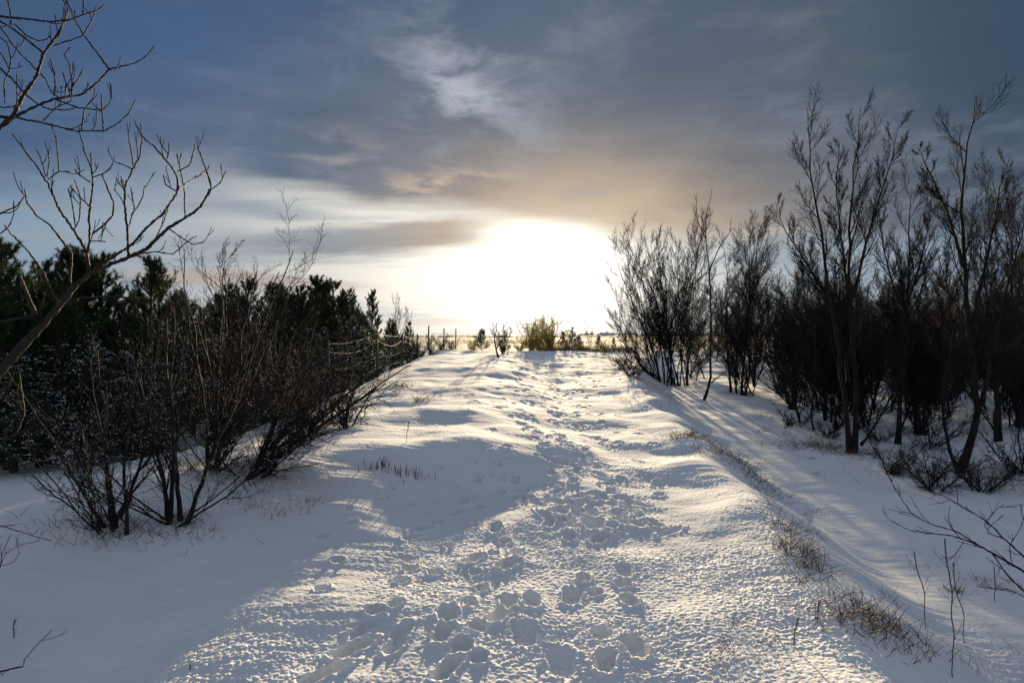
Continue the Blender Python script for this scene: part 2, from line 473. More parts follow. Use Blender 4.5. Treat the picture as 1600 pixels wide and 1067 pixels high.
def build_ground():
    def ang():
        w = math.radians(41)
        fine = np.linspace(-w, w, 1900)
        c1 = np.linspace(w, math.radians(60), 120)[1:]; c2 = np.linspace(math.radians(60), 2 * PI - math.radians(60), 90)[1:-1]
        return np.concatenate([fine, c1, c2, (2 * PI - c1[::-1])])
    a = ang(); r = [0.05, 0.4, 0.8, 1.2, 1.6, 1.9, 2.1]
    while r[-1] < 9000:
        d = r[-1]
        r.append(d + max(0.007, d * d / 2600.0) if d < 45 else d * 1.03 + 0.2)
        if d > 20 and d < 45: r[-1] = d + 0.16
    r = np.array(r); nr, na = len(r), len(a)
    X = (r[:, None] * np.sin(a)[None]); Y = (r[:, None] * np.cos(a)[None])
    Zh = H(X, Y)
    # fine relief
    near = r < 48
    x, y = X[near], Y[near]; z = Zh[near]
    rough = 0.40 + 0.60 * sstep(-0.25, 0.30, pnoise(x * 1.1, y * 0.9, 31)) 
    trod = np.exp(-((x - 0.7) / 1.3) ** 2)
    rough = rough * (0.5 + 0.7 * trod + 0.35 * sstep(5.5, 4, y)) * (1 - 0.5 * sstep(2.6, 3.6, x))
    ln = sstep(2.2, 1.4, np.hypot(x, y) * 0 + 1)
    z = z + 0.010 * pnoise(x * 3.1, y * 2.6, 20) + rough * 0.92 * (0.0034 * pnoise(x * 8, y * 8, 21) + 0.0050 * np.abs(pnoise(x * 19, y * 19, 22)) + 0.0046 * pnoise(x * 36, y * 36, 23))
    z = z + rough * 0.0030 * pnoise(x * 75, y * 75, 24) * sstep(9, 6, np.hypot(x, y))
    z = z + 0.003 * sstep(0.05, 0.5, pnoise(x * 5.5, y * 4.5, 27)) * rough * trod
    # wind lines on the smoother drifts
    z = z + 0.004 * pnoise(x * 2.5 + y, y * 11, 25) * (1 - trod)
    rr = r[near]; pre = z.copy()
    ridge = pnoise(x * 22, y * 22, 26); wob1 = pnoise(x * 9, y * 9, 28)
    clods = pnoise(x * 27 + 5, y * 27, 41)
    dep = np.zeros_like(z); rimz = np.zeros_like(z); inside = np.zeros_like(z)
    for (fx, fy, l, w, dp, hd) in FP:
        rad = math.hypot(fx, fy); i0, i1 = np.searchsorted(rr, (rad - l - .12, rad + l + .12))
        if i1 <= i0: continue
        az = math.atan2(fx, fy); da = (l + .12) / rad
        j0, j1 = np.searchsorted(a[:1900], (az - da, az + da))
        if j1 <= j0: continue
        sx = x[i0:i1, j0:j1] - fx; sy = y[i0:i1, j0:j1] - fy
        ca, sa = math.cos(hd), math.sin(hd)
        lx = (sx * ca - sy * sa); ly = (sx * sa + sy * ca)
        # sole: waist narrower, rounded ends
        hw = w / 2 * (1.0 - 0.16 * np.exp(-((ly + l * .08) / (l * .16)) ** 2)) if l > .2 else w / 2
        q = np.sqrt((np.abs(lx) / hw) ** 2.6 + (np.abs(ly) / (l / 2)) ** 2.6 + 1e-9) ** (2 / 2.6)
        q = q + 0.09 * wob1[i0:i1, j0:j1]
        pit = sstep(1.05, 0.88, q)
        rim = np.exp(-((q - 1.28) / 0.2) ** 2)
        sl = (slice(i0, i1), slice(j0, j1))
        # heel and ball press deeper than the waist of the sole
        tread = 1 + (0.22 * np.cos(ly / l * 2 * PI * 1.0) if l > .2 else 0) + (0.05 * np.sign(np.sin(ly * 2 * PI / .03)) if l > .2 else 0)
        dep[sl] = np.maximum(dep[sl], dp * pit * tread); inside[sl] = np.maximum(inside[sl], pit)
        clod = 0.028 * np.clip(clods[sl] - 0.30, 0, 1) * sstep(2.6, 1.2, q)
        rimz[sl] = np.maximum(rimz[sl], clod)
        rimz[sl] = np.maximum(rimz[sl], dp * 0.20 * rim * (0.35 + 1.2 * np.clip(ridge[sl] + .4, 0, 1)))
    z = z - dep * (1 - 0.22 * ridge + 0.25 * wob1) + rimz * (1 - inside)
    # raised crumbled crust beside a few prints
    Zh[near] = z
    hyp = np.hypot(X, Y)
    V = np.stack([X, Y, Zh], -1).reshape(-1, 3)
    i = np.arange(nr - 1)[:, None] * na; j = np.arange(na)[None]; j2 = (j + 1) % na
    fs = np.stack([i + j, i + na + j, i + na + j2, i + j2], -1).reshape(-1, 4)
    mb = MB(); mb.add(V, fs)
    V0 = np.array([[0, 0, float(H(0, 0))]]); 
    tri = np.stack([np.arange(na), (np.arange(na) + 1) % na, np.full(na, len(V))], -1)
    mb.v.append(V0); mb.f.append(tri); mb.mi.append(np.zeros(na)); 
    o = mb.build('snow_ground', M['snow']); o['kind'] = 'structure'
    # make the normals point up
    return o


build_ground()


def hills(name, r, a0, a1, hgt, seed, m, step=0.05):
    a = np.radians(np.arange(a0, a1, step)); n = len(a)
    h = hgt * (0.55 + 0.45 * pnoise(a * 40, a * 0 + seed, seed) + 0.25 * pnoise(a * 160, a * 0 + 2, seed + 1) + 0.12 * pnoise(a * 500, a * 0 + 2, seed + 2))
    h = h * sstep(0, 0.04, (a - a[0])) * sstep(0, 0.04, (a[-1] - a))
    rows = [(r, -6.0 + h * 0), (r * 1.02, -6 + (h + 6) * 0.5), (r * 1.05, h), (r * 1.2, h * 0.8), (r * 1.4, -6 + h * 0)]
    V = np.concatenate([np.stack([q * np.sin(a), q * np.cos(a), z], -1) for q, z in rows])
    i = np.arange(len(rows) - 1)[:, None] * n; j = np.arange(n - 1)[None]
    fs = np.stack([i + j, i + j + 1, i + n + j + 1, i + n + j], -1).reshape(-1, 4)
    mb = MB(); mb.add(V, fs); o = mb.build(name, m); o['kind'] = 'structure'; return o


M['heath'] = mat('far_heath', (0.20, 0.16, 0.11), 0.9, (0.42, 0.37, 0.30), 0.02)
M['mountain'] = mat('far_mountain', (0.30, 0.32, 0.36), 0.9, (0.65, 0.68, 0.74), 0.01)
hills('distant_hills', 1500, -50, 12, 5.5, 3, M['heath'])
hills('distant_mountains', 5200, 3, 40, 52, 9, M['mountain'])


# ------------------------------------------------------------------ bare trees
def bare_tree(root, rg, stems, srad, levels, k0=7, mt='bark', mtw='twig', frost=0, names=('trunk', 'crown')):
    """stems: list of polylines in the tree's own space; levels: list of grow() keyword dicts"""
    n0 = 18
    PP = np.stack([resample(s, n0) for s in stems]); N = len(PP)
    PP[:, 1:-1] += rg.normal(size=(N, n0 - 2, 3)) * 0.006 * np.linalg.norm(PP[:, -1] - PP[:, 0], axis=1)[:, None, None] * 0.35
    sr = np.array(srad)[:, None] if np.ndim(srad) else np.full((N, 1), srad)
    PR = 0.004 + (sr - 0.004) * (1 - np.linspace(0, 1, n0)[None]) ** 0.85
    PR = PR * (1 + 0.5 * np.exp(-np.linspace(0, 1, n0)[None] * 18))
    tr = MB(); tubes(tr, PP, PR, k0)
    cr = MB(); cur = (PP, PR)
    tips = []
    for i, lv in enumerate(levels):
        cur = grow(rg, *cur, **lv)
        if i == 0: tubes(tr if lv.get('rr', .6) >= .5 else cr, *cur, 5)
        else: tubes(cr, *cur, 4 if i < 2 else 3)
        tips.append(cur)
    if len(tips) == 1: tubes(cr, cur[0][:1], cur[1][:1], 3)
    a = tr.build(names[0], M[mt], root); b = cr.build(names[1], M[mtw], root)
    if frost:
        cand = np.concatenate([t[0].reshape(-1, 3) for t in tips[1:]])
        sel = cand[rg.choice(len(cand), min(int(frost * .45), len(cand)), replace=False)] + np.array([0, 0, 0.004])
        blobs(root, rg, sel, 0.0022, 0.0055, 'snow')
    return a, b


def blobs(root, rg, pts, r0, r1, name):
    n = len(pts); base = np.array([[1, 0, 0], [-.5, .87, 0], [-.5, -.87, 0], [0, 0, .9], [0, 0, -.5]], float)
    r = rg.uniform(r0, r1, n)[:, None, None]
    V = pts[:, None] + base[None] * r * rg.uniform(.6, 1.4, (n, 5, 3))
    fa = np.array([[0, 1, 3], [1, 2, 3], [2, 0, 3], [1, 0, 4], [2, 1, 4], [0, 2, 4]])
    mb = MB(); mb.add(V.reshape(-1, 3), (np.arange(n)[:, None, None] * 5 + fa[None]).reshape(-1, 3))
    return mb.build(name, M['frost'], root)


def lean_stem(rg, h, lean, start=(0, 0), curve=0.3, az=None):
    az = rg.uniform(0, 2 * PI) if az is None else az
    t = np.linspace(0, 1, 7); off = lean * (t ** (1 + curve)) * h
    p = np.stack([start[0] + off * math.cos(az) + rg.normal(size=7) * .03 * h * t * (1 - t) * 3,
                  start[1] + off * math.sin(az) + rg.normal(size=7) * .03 * h * t * (1 - t) * 3, t * h - 0.06], -1)
    return p


def birch_levels(d=1.0, l1=(0.30, 0.5), ang=38, rmin=0.0022, low=.14, f0=.6):
    return [dict(cnt=int(17 * d), t0=low, t1=.98, ang=ang, ln=l1, n=10, up=.075, wob=.05, rmin=rmin * 1.6, rr=.55, fall=f0),
            dict(cnt=int(11 * d), t0=.1, t1=.99, ang=28, ln=(.3, .6), n=7, up=.07, wob=.07, rmin=rmin * 1.2, rr=.7, fall=.45),
            dict(cnt=int(6 * d), t0=.1, t1=1, ang=30, ln=(.3, .6), n=5, up=.05, wob=.10, rmin=rmin, rr=.8, fall=.3),
            dict(cnt=2, t0=.2, t1=1, ang=38, ln=(.35, .6), n=3, up=.02, wob=.2, rmin=rmin * .9, rr=.9, fall=.2)]


def pxstem(root, pts, depth_fn=None):
    """picture points (u, v, distance) turned into the tree's own space"""
    return np.array([P(u, v, d) - root for u, v, d in pts])


rg = np.random.default_rng(11)
ORD = ['first', 'second', 'third', 'fourth', 'fifth', 'sixth', 'seventh', 'eighth', 'ninth', 'tenth', 'eleventh', 'twelfth', 'thirteenth']
GR = 'bare trees on the right of the path'

# the big two-stemmed birch, right of the path
b = G(1330, 708); D6 = b[1]
t = thing('birch_tree', 'tall vase-shaped bare tree forked low, first of the two tallest on the right', 'tree', b, GR)
R_ = b - np.array([0, 0, 0.05])
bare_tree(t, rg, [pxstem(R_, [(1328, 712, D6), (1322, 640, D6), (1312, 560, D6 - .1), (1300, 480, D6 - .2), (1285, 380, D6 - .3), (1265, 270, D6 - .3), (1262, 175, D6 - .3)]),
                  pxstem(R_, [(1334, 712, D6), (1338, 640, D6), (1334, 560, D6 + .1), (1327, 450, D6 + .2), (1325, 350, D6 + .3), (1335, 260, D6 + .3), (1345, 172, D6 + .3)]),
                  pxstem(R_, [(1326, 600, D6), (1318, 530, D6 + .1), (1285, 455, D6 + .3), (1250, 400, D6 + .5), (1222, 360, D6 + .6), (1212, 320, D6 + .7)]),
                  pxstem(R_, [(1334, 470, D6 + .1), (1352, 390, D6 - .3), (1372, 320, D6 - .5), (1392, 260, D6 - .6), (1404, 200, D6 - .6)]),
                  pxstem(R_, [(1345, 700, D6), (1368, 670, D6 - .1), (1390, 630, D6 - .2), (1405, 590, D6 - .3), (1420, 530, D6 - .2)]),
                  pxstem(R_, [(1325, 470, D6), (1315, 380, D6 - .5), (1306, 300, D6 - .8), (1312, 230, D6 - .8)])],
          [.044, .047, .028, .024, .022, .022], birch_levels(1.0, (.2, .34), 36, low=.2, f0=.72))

# second tall one near the right edge
b = G(1500, 738); D7 = b[1]; R_ = b - np.array([0, 0, .05])
t = thing('birch_tree', 'tallest bare tree near the right edge, crooked pale trunk, one spire reaching highest of all', 'tree', b, GR)
bare_tree(t, rg, [pxstem(R_, [(1500, 742, D7), (1520, 690, D7), (1532, 640, D7), (1518, 570, D7), (1512, 490, D7), (1505, 400, D7 - .1), (1500, 320, D7 - .2), (1512, 240, D7 - .2), (1524, 158, D7 - .3)]),
                  pxstem(R_, [(1516, 520, D7), (1535, 440, D7 + .2), (1552, 360, D7 + .4), (1562, 300, D7 + .4), (1578, 250, D7 + .4)]),
                  pxstem(R_, [(1505, 420, D7 - .1), (1485, 350, D7 - .4), (1460, 290, D7 - .6), (1434, 236, D7 - .7)]),
                  pxstem(R_, [(1534, 640, D7), (1550, 560, D7 - .3), (1568, 480, D7 - .4), (1590, 400, D7 - .5), (1610, 320, D7 - .5)]),
                  pxstem(R_, [(1498, 745, D7), (1478, 690, D7 - .2), (1470, 620, D7 - .3), (1490, 540, D7 - .3), (1480, 450, D7 - .2), (1462, 390, D7 - .2)])],
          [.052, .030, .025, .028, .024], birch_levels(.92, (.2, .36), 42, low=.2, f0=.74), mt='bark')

b = G(1403, 694); D8 = b[1]; R_ = b - np.array([0, 0, .05])
t = thing('birch_tree', 'slender straight bare tree standing between the two tallest trees on the right', 'tree', b, GR)
bare_tree(t, rg, [pxstem(R_, [(1403, 698, D8), (1406, 640, D8), (1412, 560, D8), (1418, 480, D8), (1422, 400, D8), (1420, 330, D8), (1424, 298, D8)]),
                  pxstem(R_, [(1415, 520, D8), (1395, 450, D8), (1382, 400, D8), (1372, 330, D8)]),
                  pxstem(R_, [(1418, 480, D8), (1440, 410, D8), (1452, 350, D8 + .2), (1455, 310, D8 + .2)])], [.042, .02, .02], birch_levels(1.0, (.2, .36), 34))

# slim twisting sapling nearest the path
b = G(1100, 626); D2 = b[1]; R_ = b - np.array([0, 0, .04])
t = thing('birch_sapling', 'slim twisting bare sapling with long clear stem, nearest the path on the right', 'sapling', b, GR)
bare_tree(t, rg, [pxstem(R_, [(1100, 628, D2), (1112, 596, D2), (1110, 560, D2), (1112, 500, D2), (1110, 440, D2), (1106, 400, D2), (1102, 370, D2), (1100, 340, D2), (1110, 320, D2), (1113, 295, D2)]),
                  pxstem(R_, [(1109, 425, D2), (1125, 385, D2 + .1), (1140, 368, D2 + .1), (1143, 345, D2 + .1)]),
                  pxstem(R_, [(1103, 375, D2), (1090, 350, D2 - .1), (1088, 325, D2 - .1), (1089, 304, D2 - .1)]),
                  pxstem(R_, [(1112, 600, D2), (1130, 585, D2 - .2), (1152, 570, D2 - .3), (1168, 552, D2 - .3)])],
          [.035, .018, .014, .018], [dict(cnt=5, t0=.3, t1=.97, ang=42, ln=(.12, .22), n=6, up=.1, wob=.15, rmin=.004, rr=.5),
                                     dict(cnt=4, t0=.2, t1=1, ang=45, ln=(.3, .5), n=4, up=.08, wob=.15, rmin=.003, rr=.7)])

# group of clustered stems left end of the wood
b = G(1050, 603); D1 = b[1]
t = thing('birch_clump', 'wide many-stemmed bare clump at the left end of the right wood, leaning over the path', 'tree', b, GR)
st = []
for i in range(18):
    az = rg.uniform(0, 2 * PI); h = rg.uniform(3.6, 5.6)
    st.append(lean_stem(rg, h, rg.uniform(.05, .46), (rg.normal() * .28, rg.normal() * .25), .25, az))
st.append(lean_stem(rg, 2.6, .72, (-.3, -.1), -.2, PI * 1.02)); st.append(lean_stem(rg, 2.3, .8, (-.2, 0), -.2, PI * .9)); st.append(lean_stem(rg, 1.6, 1.0, (-.3, -.2), -.2, PI * 1.1))
st.append(lean_stem(rg, 3.6, .5, (-.3, .1), -.1, PI))
bare_tree(t, rg, st, [.030] * 6 + [.020] * 12 + [.022] * 4, birch_levels(.85, (.22, .42), 34, .003))

for (u, v, top, lab, lean, sc) in [
    (1142, 614, 385, 'thin straight bare sapling just right of the slim twisting sapling, short side twigs', .05, .8),
    (1160, 618, 350, 'bare young tree with a dark forked foot, third stem right of the leaning clump', .10, 1.0),
    (1178, 604, 365, 'bare young tree with narrow upright crown standing a little behind its darker neighbour', .08, 1.0),
    (1240, 640, 400, 'low branching bare tree leaning left in front of the thicket, left of the vase-shaped birch', .3, 1.0),
    (1290, 655, 410, 'short bare tree with two stems close on the left of the tall vase-shaped birch', .16, 1.0),
    (1440, 680, 400, 'bare tree with several dark stems just right of the slender straight tree', .2, 1.0),
    (1558, 690, 330, 'bare tree with dark trunk behind and right of the crooked pale trunk', .12, 1.0),
    (1592, 668, 255, 'tall bare tree cut by the right edge of the view, dense crown', .1, 1.1)]:
    b = G(u, v); h = (525 - top) / F * b[1] + (CP[2] - b[2])
    t = thing('birch_tree' if 'sapling' not in lab else 'birch_sapling', lab, 'tree' if 'sapling' not in lab else 'sapling', b, GR)
    ns = 1 if sc < 1 else rg.integers(2, 4)
    st = [lean_stem(rg, h * rg.uniform(.85, 1) if i else h, lean * rg.uniform(.5, 1.2), (rg.normal() * .05 * i, rg.normal() * .05 * i), .3) for i in range(ns)]
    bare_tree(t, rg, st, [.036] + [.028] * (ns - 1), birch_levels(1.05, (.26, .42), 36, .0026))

# thicket behind: five kinds, copied
protos = []
for i in range(5):
    t = thing('thicket_tree', 'x', 'tree', (0, 0, -50)); r2 = np.random.default_rng(100 + i)
    st = [lean_stem(r2, r2.uniform(1.7, 3.7), r2.uniform(.05, .7), (r2.normal() * .3, r2.normal() * .3), .2) for _ in range(6)]
    bare_tree(t, r2, st, .020, birch_levels(.86, (.28, .52), 46, .0034, low=.03)); protos.append(t)
r3 = np.random.default_rng(5); k = 0
spots = []
for row, (y, u0, u1, n) in enumerate([(14.5, 1240, 1640, 7), (17.5, 1195, 1640, 9), (21, 1130, 1640, 8), (26, 1070, 1640, 7), (33, 1010, 1640, 7), (42, 1000, 1640, 7)]):
    for i in range(n):
        u = u0 + (u1 - u0) * (i + r3.uniform(.1, .9)) / n; yy = y + r3.uniform(-1.2, 1.2)
        spots.append((u, yy, row))
rowlab = ['bare thicket tree in the front rank of the dark thicket, behind the tall birches',
          'bare thicket tree in the second rank of the dark thicket on the right',
          'bare thicket tree standing midway back in the dark thicket on the right',
          'bare twiggy tree deep inside the dark thicket on the right',
          'bare twiggy tree far back in the right wood, sky showing through its top',
          'faint bare tree in the rearmost rank of the right wood']
for i, (u, yy, row) in enumerate(spots):
    src = protos[i % 5]; b = gx(u, yy, -.05); own = None
    hh = np.interp(yy, [14, 20, 30, 42], [.86, .95, 1.15, 1.35]) * r3.uniform(.72, 1.2)
    sc = (hh * r3.uniform(.9, 1.15), hh); lab = rowlab[row]; g = rowlab[row].replace('tree', 'trees')
    if row < 2: lab = '%s thicket tree from the left in the %s rank of the right wood' % (ORD[i - 7 * row], ['front', 'second'][row])
    if i < 5:
        src.location = b; src.rotation_euler = (0, 0, r3.uniform(0, 6.28)); src.scale = (sc[0], sc[0], sc[1]); src['label'] = lab; src['group'] = 'rank %s' % g
        src['group'] = g
    else: dup(src, b, r3.uniform(0, 6.28), sc, lab, g)


# ------------------------------------------------------------------ pines
def pine(root, seed, H_, W_, dens=1.0, young=False, snowy=0.0):
    r = np.random.default_rng(seed)
    n0 = 14; tz = np.linspace(-.05, H_, n0)
    ax = np.stack([.04 * H_ * np.sin(tz * 1.3 + seed) * tz / H_, .03 * H_ * np.cos(tz * 1.7 + seed) * tz / H_, tz], -1)[None]
    ar = (.012 + .022 * H_ * .6 * (1 - np.linspace(0, 1, n0)))[None]
    tr = MB(); tubes(tr, ax, ar, 7)
    # whorled boughs
    nb = int(26 * H_ * dens); tt = np.sort(r.uniform(.04, .97, nb)); az = r.uniform(0, 2 * PI, nb)
    Lb = W_ * (1 - tt) ** .62 * r.uniform(.7, 1.15, nb) + .10
    n1 = 7; B = np.empty((nb, n1, 3)); ft = tt * (n0 - 1); i0 = np.minimum(ft.astype(int), n0 - 2)
    B[:, 0] = ax[0, i0] + (ax[0, i0 + 1] - ax[0, i0]) * (ft - i0)[:, None]
    el0 = np.radians(5 + 45 * tt); d = np.stack([np.cos(az) * np.cos(el0), np.sin(az) * np.cos(el0), np.sin(el0)], -1)
    for q in range(1, n1):
        d = nrm(d + np.array([0, 0, .13]) + .05 * r.normal(size=(nb, 3))); B[:, q] = B[:, q - 1] + d * (Lb / (n1 - 1))[:, None]
    BR = (.004 + .012 * Lb[:, None] * (1 - np.linspace(0, 1, n1)[None]))
    tubes(tr, B, BR, 4)
    c2, r2 = grow(r, B, BR, 6, .25, 1, 48, (.22, .42), 5, .22, .06, .003, rr=.6, fall=.3)
    tubes(tr, c2, r2, 3)
    lead = ax[:, -4:, :]
    # needles along the outer boughs and all twigs
    def needles(PP, a, b, per_m, ln, w):
        m, n, _ = PP.shape; pl = np.linalg.norm(np.diff(PP, axis=1), axis=2).sum(1) * (b - a)
        c = np.maximum(14, (pl * per_m)).astype(int); own = np.repeat(np.arange(m), c); N = len(own)
        t = r.uniform(a, b, N); ft = t * (n - 1); i0 = np.minimum(ft.astype(int), n - 2); fr = (ft - i0)[:, None]
        p = PP[own, i0] * (1 - fr) + PP[own, i0 + 1] * fr; dd = nrm(PP[own, i0 + 1] - PP[own, i0])
        q = r.normal(size=(N, 3)); pe = nrm(q - (q * dd).sum(1, keepdims=True) * dd)
        nd = nrm(dd * .75 + pe * r.uniform(.5, 1, N)[:, None]); sd = nrm(np.cross(nd, r.normal(size=(N, 3))))
        L = (ln * r.uniform(.7, 1.15, N))[:, None]
        V = np.stack([p - sd * w, p + sd * w, p + nd * L * .98 + np.array([0, 0, .003])], 1)
        return V
    per = 560
    Vs = [needles(B, .45, 1.0, per, .062, .0034), needles(c2, .12, 1.04, per, .060, .0034), needles(lead, 0, 1.0, 700, .06, .0034)]
    V = np.concatenate(Vs); N = len(V)
    nm = MB(); fs = np.arange(N * 3).reshape(-1, 3)
    mi = (r.uniform(size=N) < .12).astype(int) * (1 if True else 0)
    nm.v.append(V.reshape(-1, 3)); nm.f.append(fs); nm.mi.append(mi); nm.n = N * 3
    tr.build('trunk', M['pinebark'], root)
    nm.build('crown', [M['needle2'] if young else M['needle'], M['needle2']], root, smooth=False)
    if snowy:
        cand = c2[:, 2:].reshape(-1, 3); cand = cand[cand[:, 2] < H_ * .7]
        sel = cand[r.choice(len(cand), int(len(cand) * snowy), replace=False)]
        sel = np.repeat(sel, 5, 0) + r.normal(size=(len(sel) * 5, 3)) * np.array([.03, .03, .008]) + np.array([0, 0, .02])
        blobs(root, r, sel, .006, .017, 'snow')


pp = []
for i, (h, w, sn) in enumerate([(3.1, 1.0, .3), (3.0, .85, .35), (2.9, 1.1, .3), (3.2, .8, .08)]):
    t = thing('pine_tree', 'x', 'tree', (0, 0, -50)); pine(t, 40 + i, h, w, 1.3, False, sn * 1.6); pp.append([t, h, False])


def put_pine(kind, x, y, top_v, lab, g, rz=None, wide=1.0):
    b = np.array([x, y, float(H(x, y)) - .03]); src = pp[kind]
    h = (525 - top_v) / F * y + CP[2] - b[2]; s = h / src[1]; w = s * wide
    rz = r3.uniform(0, 6.28) if rz is None else rz
    if not src[2]:
        o = src[0]; o.location = b; o.rotation_euler = (0, 0, rz); o.scale = (w, w, s); o['label'] = lab; src[2] = True
        if g: o['group'] = g
    else: o = dup(src[0], b, rz, (w, s), lab, g)
    return o


LA = 'dark pine packed in the snow-dusted pine stand at the left edge'; GA = 'pines in the stand at the left edge'
LB = 'dark pine in the close stand behind the wire fence'; GB = 'pines in the stand behind the wire fence'
for i, (u, y, tv, k, w) in enumerate([(10, 8.6, 385, 0, 1.1), (60, 9.6, 418, 2, 1.1), (120, 10.2, 392, 1, 1.1), (165, 10.6, 402, 3, 1.2), (95, 8.4, 452, 2, 1.2),
                                      (230, 10.4, 405, 3, 1.1), (-60, 9.4, 370, 2, 1.2), (-130, 10.2, 380, 1, 1.2), (20, 7.8, 480, 1, 1.3),
                                      (-50, 7.2, 470, 2, 1.3), (195, 9.4, 470, 0, 1.3), (300, 12.5, 462, 2, 1.2), (250, 11.5, 440, 0, 1.2), (-10, 12, 400, 0, 1.1), (130, 12.8, 415, 1, 1.1)]):
    lab, g = LA, GA
    if u == 230: lab, g = 'pine with a lone forked spire, rightmost of the pines at the left edge', None
    if u == 10: lab, g = 'pine whose tip stands highest of those at the left edge', None
    if lab == LA and u in (60, 120, 165): lab = 'dark pine top, %s spire right of the highest at the left edge' % ORD[(60, 120, 165).index(u)]
    if u == 250: lab = 'lower dark pine just right of the forked spire at the left edge'
    if u == 300: lab = 'last dark pine at the right end of the left edge stand, mostly behind bushes'
    put_pine(k, (u - 800) / F * y, y, tv, lab, g, None, w)
for i, (u, y, tv, k, w) in enumerate([(345, 14.5, 466, 2, 1.2), (392, 15.5, 441, 0, 1.1), (432, 16.5, 446, 1, 1.2), (462, 15.8, 452, 2, 1.2), (492, 17, 434, 3, 1.2), (522, 17.6, 442, 0, 1.1),
                                      (545, 18.6, 457, 2, 1.1), (412, 13.6, 500, 2, 1.3), (470, 14.6, 505, 0, 1.3), (520, 16.2, 500, 1, 1.3), (585, 20, 455, 3, .8), (610, 24, 500, 2, .9), (565, 19.5, 490, 1, 1),
                                      (440, 20, 450, 2, 1.3), (500, 22, 446, 1, 1.3), (350, 18, 450, 2, 1.3), (640, 29, 504, 0, .9), (624, 30, 520, 2, 1)]):
    lab, g = LB, GB
    if u == 585: lab, g = 'slender pine with a pointed tip standing above the second fence post', None
    if u == 640: lab, g = 'small round-topped pine, last of the row at the far end of the fence', None
    if u == 492: lab, g = 'tallest broad pine in the middle of the stand behind the fence', None
    tops = (345, 392, 432, 462, 522, 545)
    if u in tops and lab == LB: lab = 'dark pine crown, %s from the left along the top of the fenced stand' % ORD[tops.index(u) + (u > 492)]
    put_pine(k, (u - 800) / F * y, y, tv, lab, g, None, w)
# young pines on the crest and dark pines at the far right
for (u, y, tv, k, w, lab) in [(752, 40, 514, 2, 1.3, 'small round golden-green pine on the crest left of the lone sapling'),
                              (880, 41, 518, 1, 1.1, 'small pine on the crest close right of the flare-gold willow bush'),
                              (894, 42, 512, 0, 1.0, 'pointed small pine, tallest of those right of the golden bush'),
                              (905, 42.5, 524, 2, 1.2, 'low pine crowded against the right side of the pointed small pine'),
                              (935, 43, 524, 2, 1.0, 'isolated little dark pine on the skyline beside the thin pale sapling'),
                              (959, 44, 528, 1, 1.1, 'smallest dark pine on the skyline next to the leaning clump')]:
    put_pine(k, (u - 800) / F * y, y, tv, lab, None, None, w)
for i in range(13):
    u = 1455 + i * 18; y = 33 + r3.uniform(-2, 5)
    put_pine(i % 4, (u - 800) / F * y, y, r3.uniform(478, 500), 'dark pine behind the bare thicket at the far right', 'dark pines behind the thicket', None, 1.5)

# ------------------------------------------------------------------ shrubs on the left
GL = 'bare shrubs on the left'


def shrub(u, v, ht, n, lab, lean=(.1, .6), frost=300, group=GL, rmin=.0016, az=None, dist=None, name='bare_shrub', dens=1.0, mt='bark', mtw='twig', srad=.013, seed=None):
    b = G(u, v) if dist is None else gx(u, dist)
    r = np.random.default_rng(seed or int(u * 7 + v))
    t = thing(name, lab, 'shrub', b, group)
    st = [lean_stem(r, ht * r.uniform(.65, 1), r.uniform(*lean), (r.normal() * .05, r.normal() * .05), .1,
                    None if az is None else az + r.normal() * .5) for _ in range(n)]
    st += [lean_stem(r, ht * r.uniform(.25, .6), r.uniform(.3, 1.6), (r.normal() * .05, r.normal() * .05), -.1, None if az is None else az + r.normal()) for _ in range(n)]
    srad = [srad] * n + [srad * .45] * n
    lv = [dict(cnt=int(8 * dens), t0=.04, t1=.97, ang=34, ln=(.28, .55), n=8, up=.04, wob=.10, rmin=rmin * 1.4, rr=.6, fall=.5),
          dict(cnt=int(6 * dens), t0=.12, t1=1, ang=36, ln=(.3, .6), n=6, up=.03, wob=.12, rmin=rmin, rr=.7, fall=.4),
          dict(cnt=int(5 * dens), t0=.15, t1=1, ang=40, ln=(.3, .55), n=4, up=.03, wob=.16, rmin=rmin * .9, rr=.8, fall=.2)]
    bare_tree(t, r, st, srad, lv, 6, mt, mtw, frost, ('stems', 'twigs'))
    return t


shrub(172, 826, 1.45, 7, 'dense many-stemmed bare shrub flecked with snow, nearer the left edge of the two in front', (.05, .7), 2600, None, dens=.8)
shrub(278, 812, 1.75, 4, 'bare shrub with one dark crooked stem and reddish foot, right of the snow-flecked shrub', (.05, .6), 1800, None, srad=.018, dens=.85)
shrub(390, 742, 1.3, 9, 'low spreading bare shrub with long side branches reaching out over the lit snow', (.4, 1.5), 1500, None, az=0.2, srad=.019)
shrub(330, 735, 2.1, 8, 'bare bush in brown grass behind the crooked dark stem', (.1, .5), 1500, None)
BL = [(130, 7.0, 1.2, 4, 0), (210, 7.8, 1.9, 6, 0), (250, 8.6, 2.1, 7, 0), (360, 9.5, 2.0, 7, 0), 
                          (345, 7.9, 1.5, 7, 0),
                          (410, 10.8, 1.9, 9, 1), (450, 12, 1.9, 9, 1), (395, 12.5, 2.2, 8, 1), (480, 13.5, 1.8, 8, 1), (430, 9.6, 1.4, 8, 1), (500, 15, 1.9, 8, 1), (540, 17, 1.9, 7, 1), (470, 10.6, 1.2, 8, 1)]
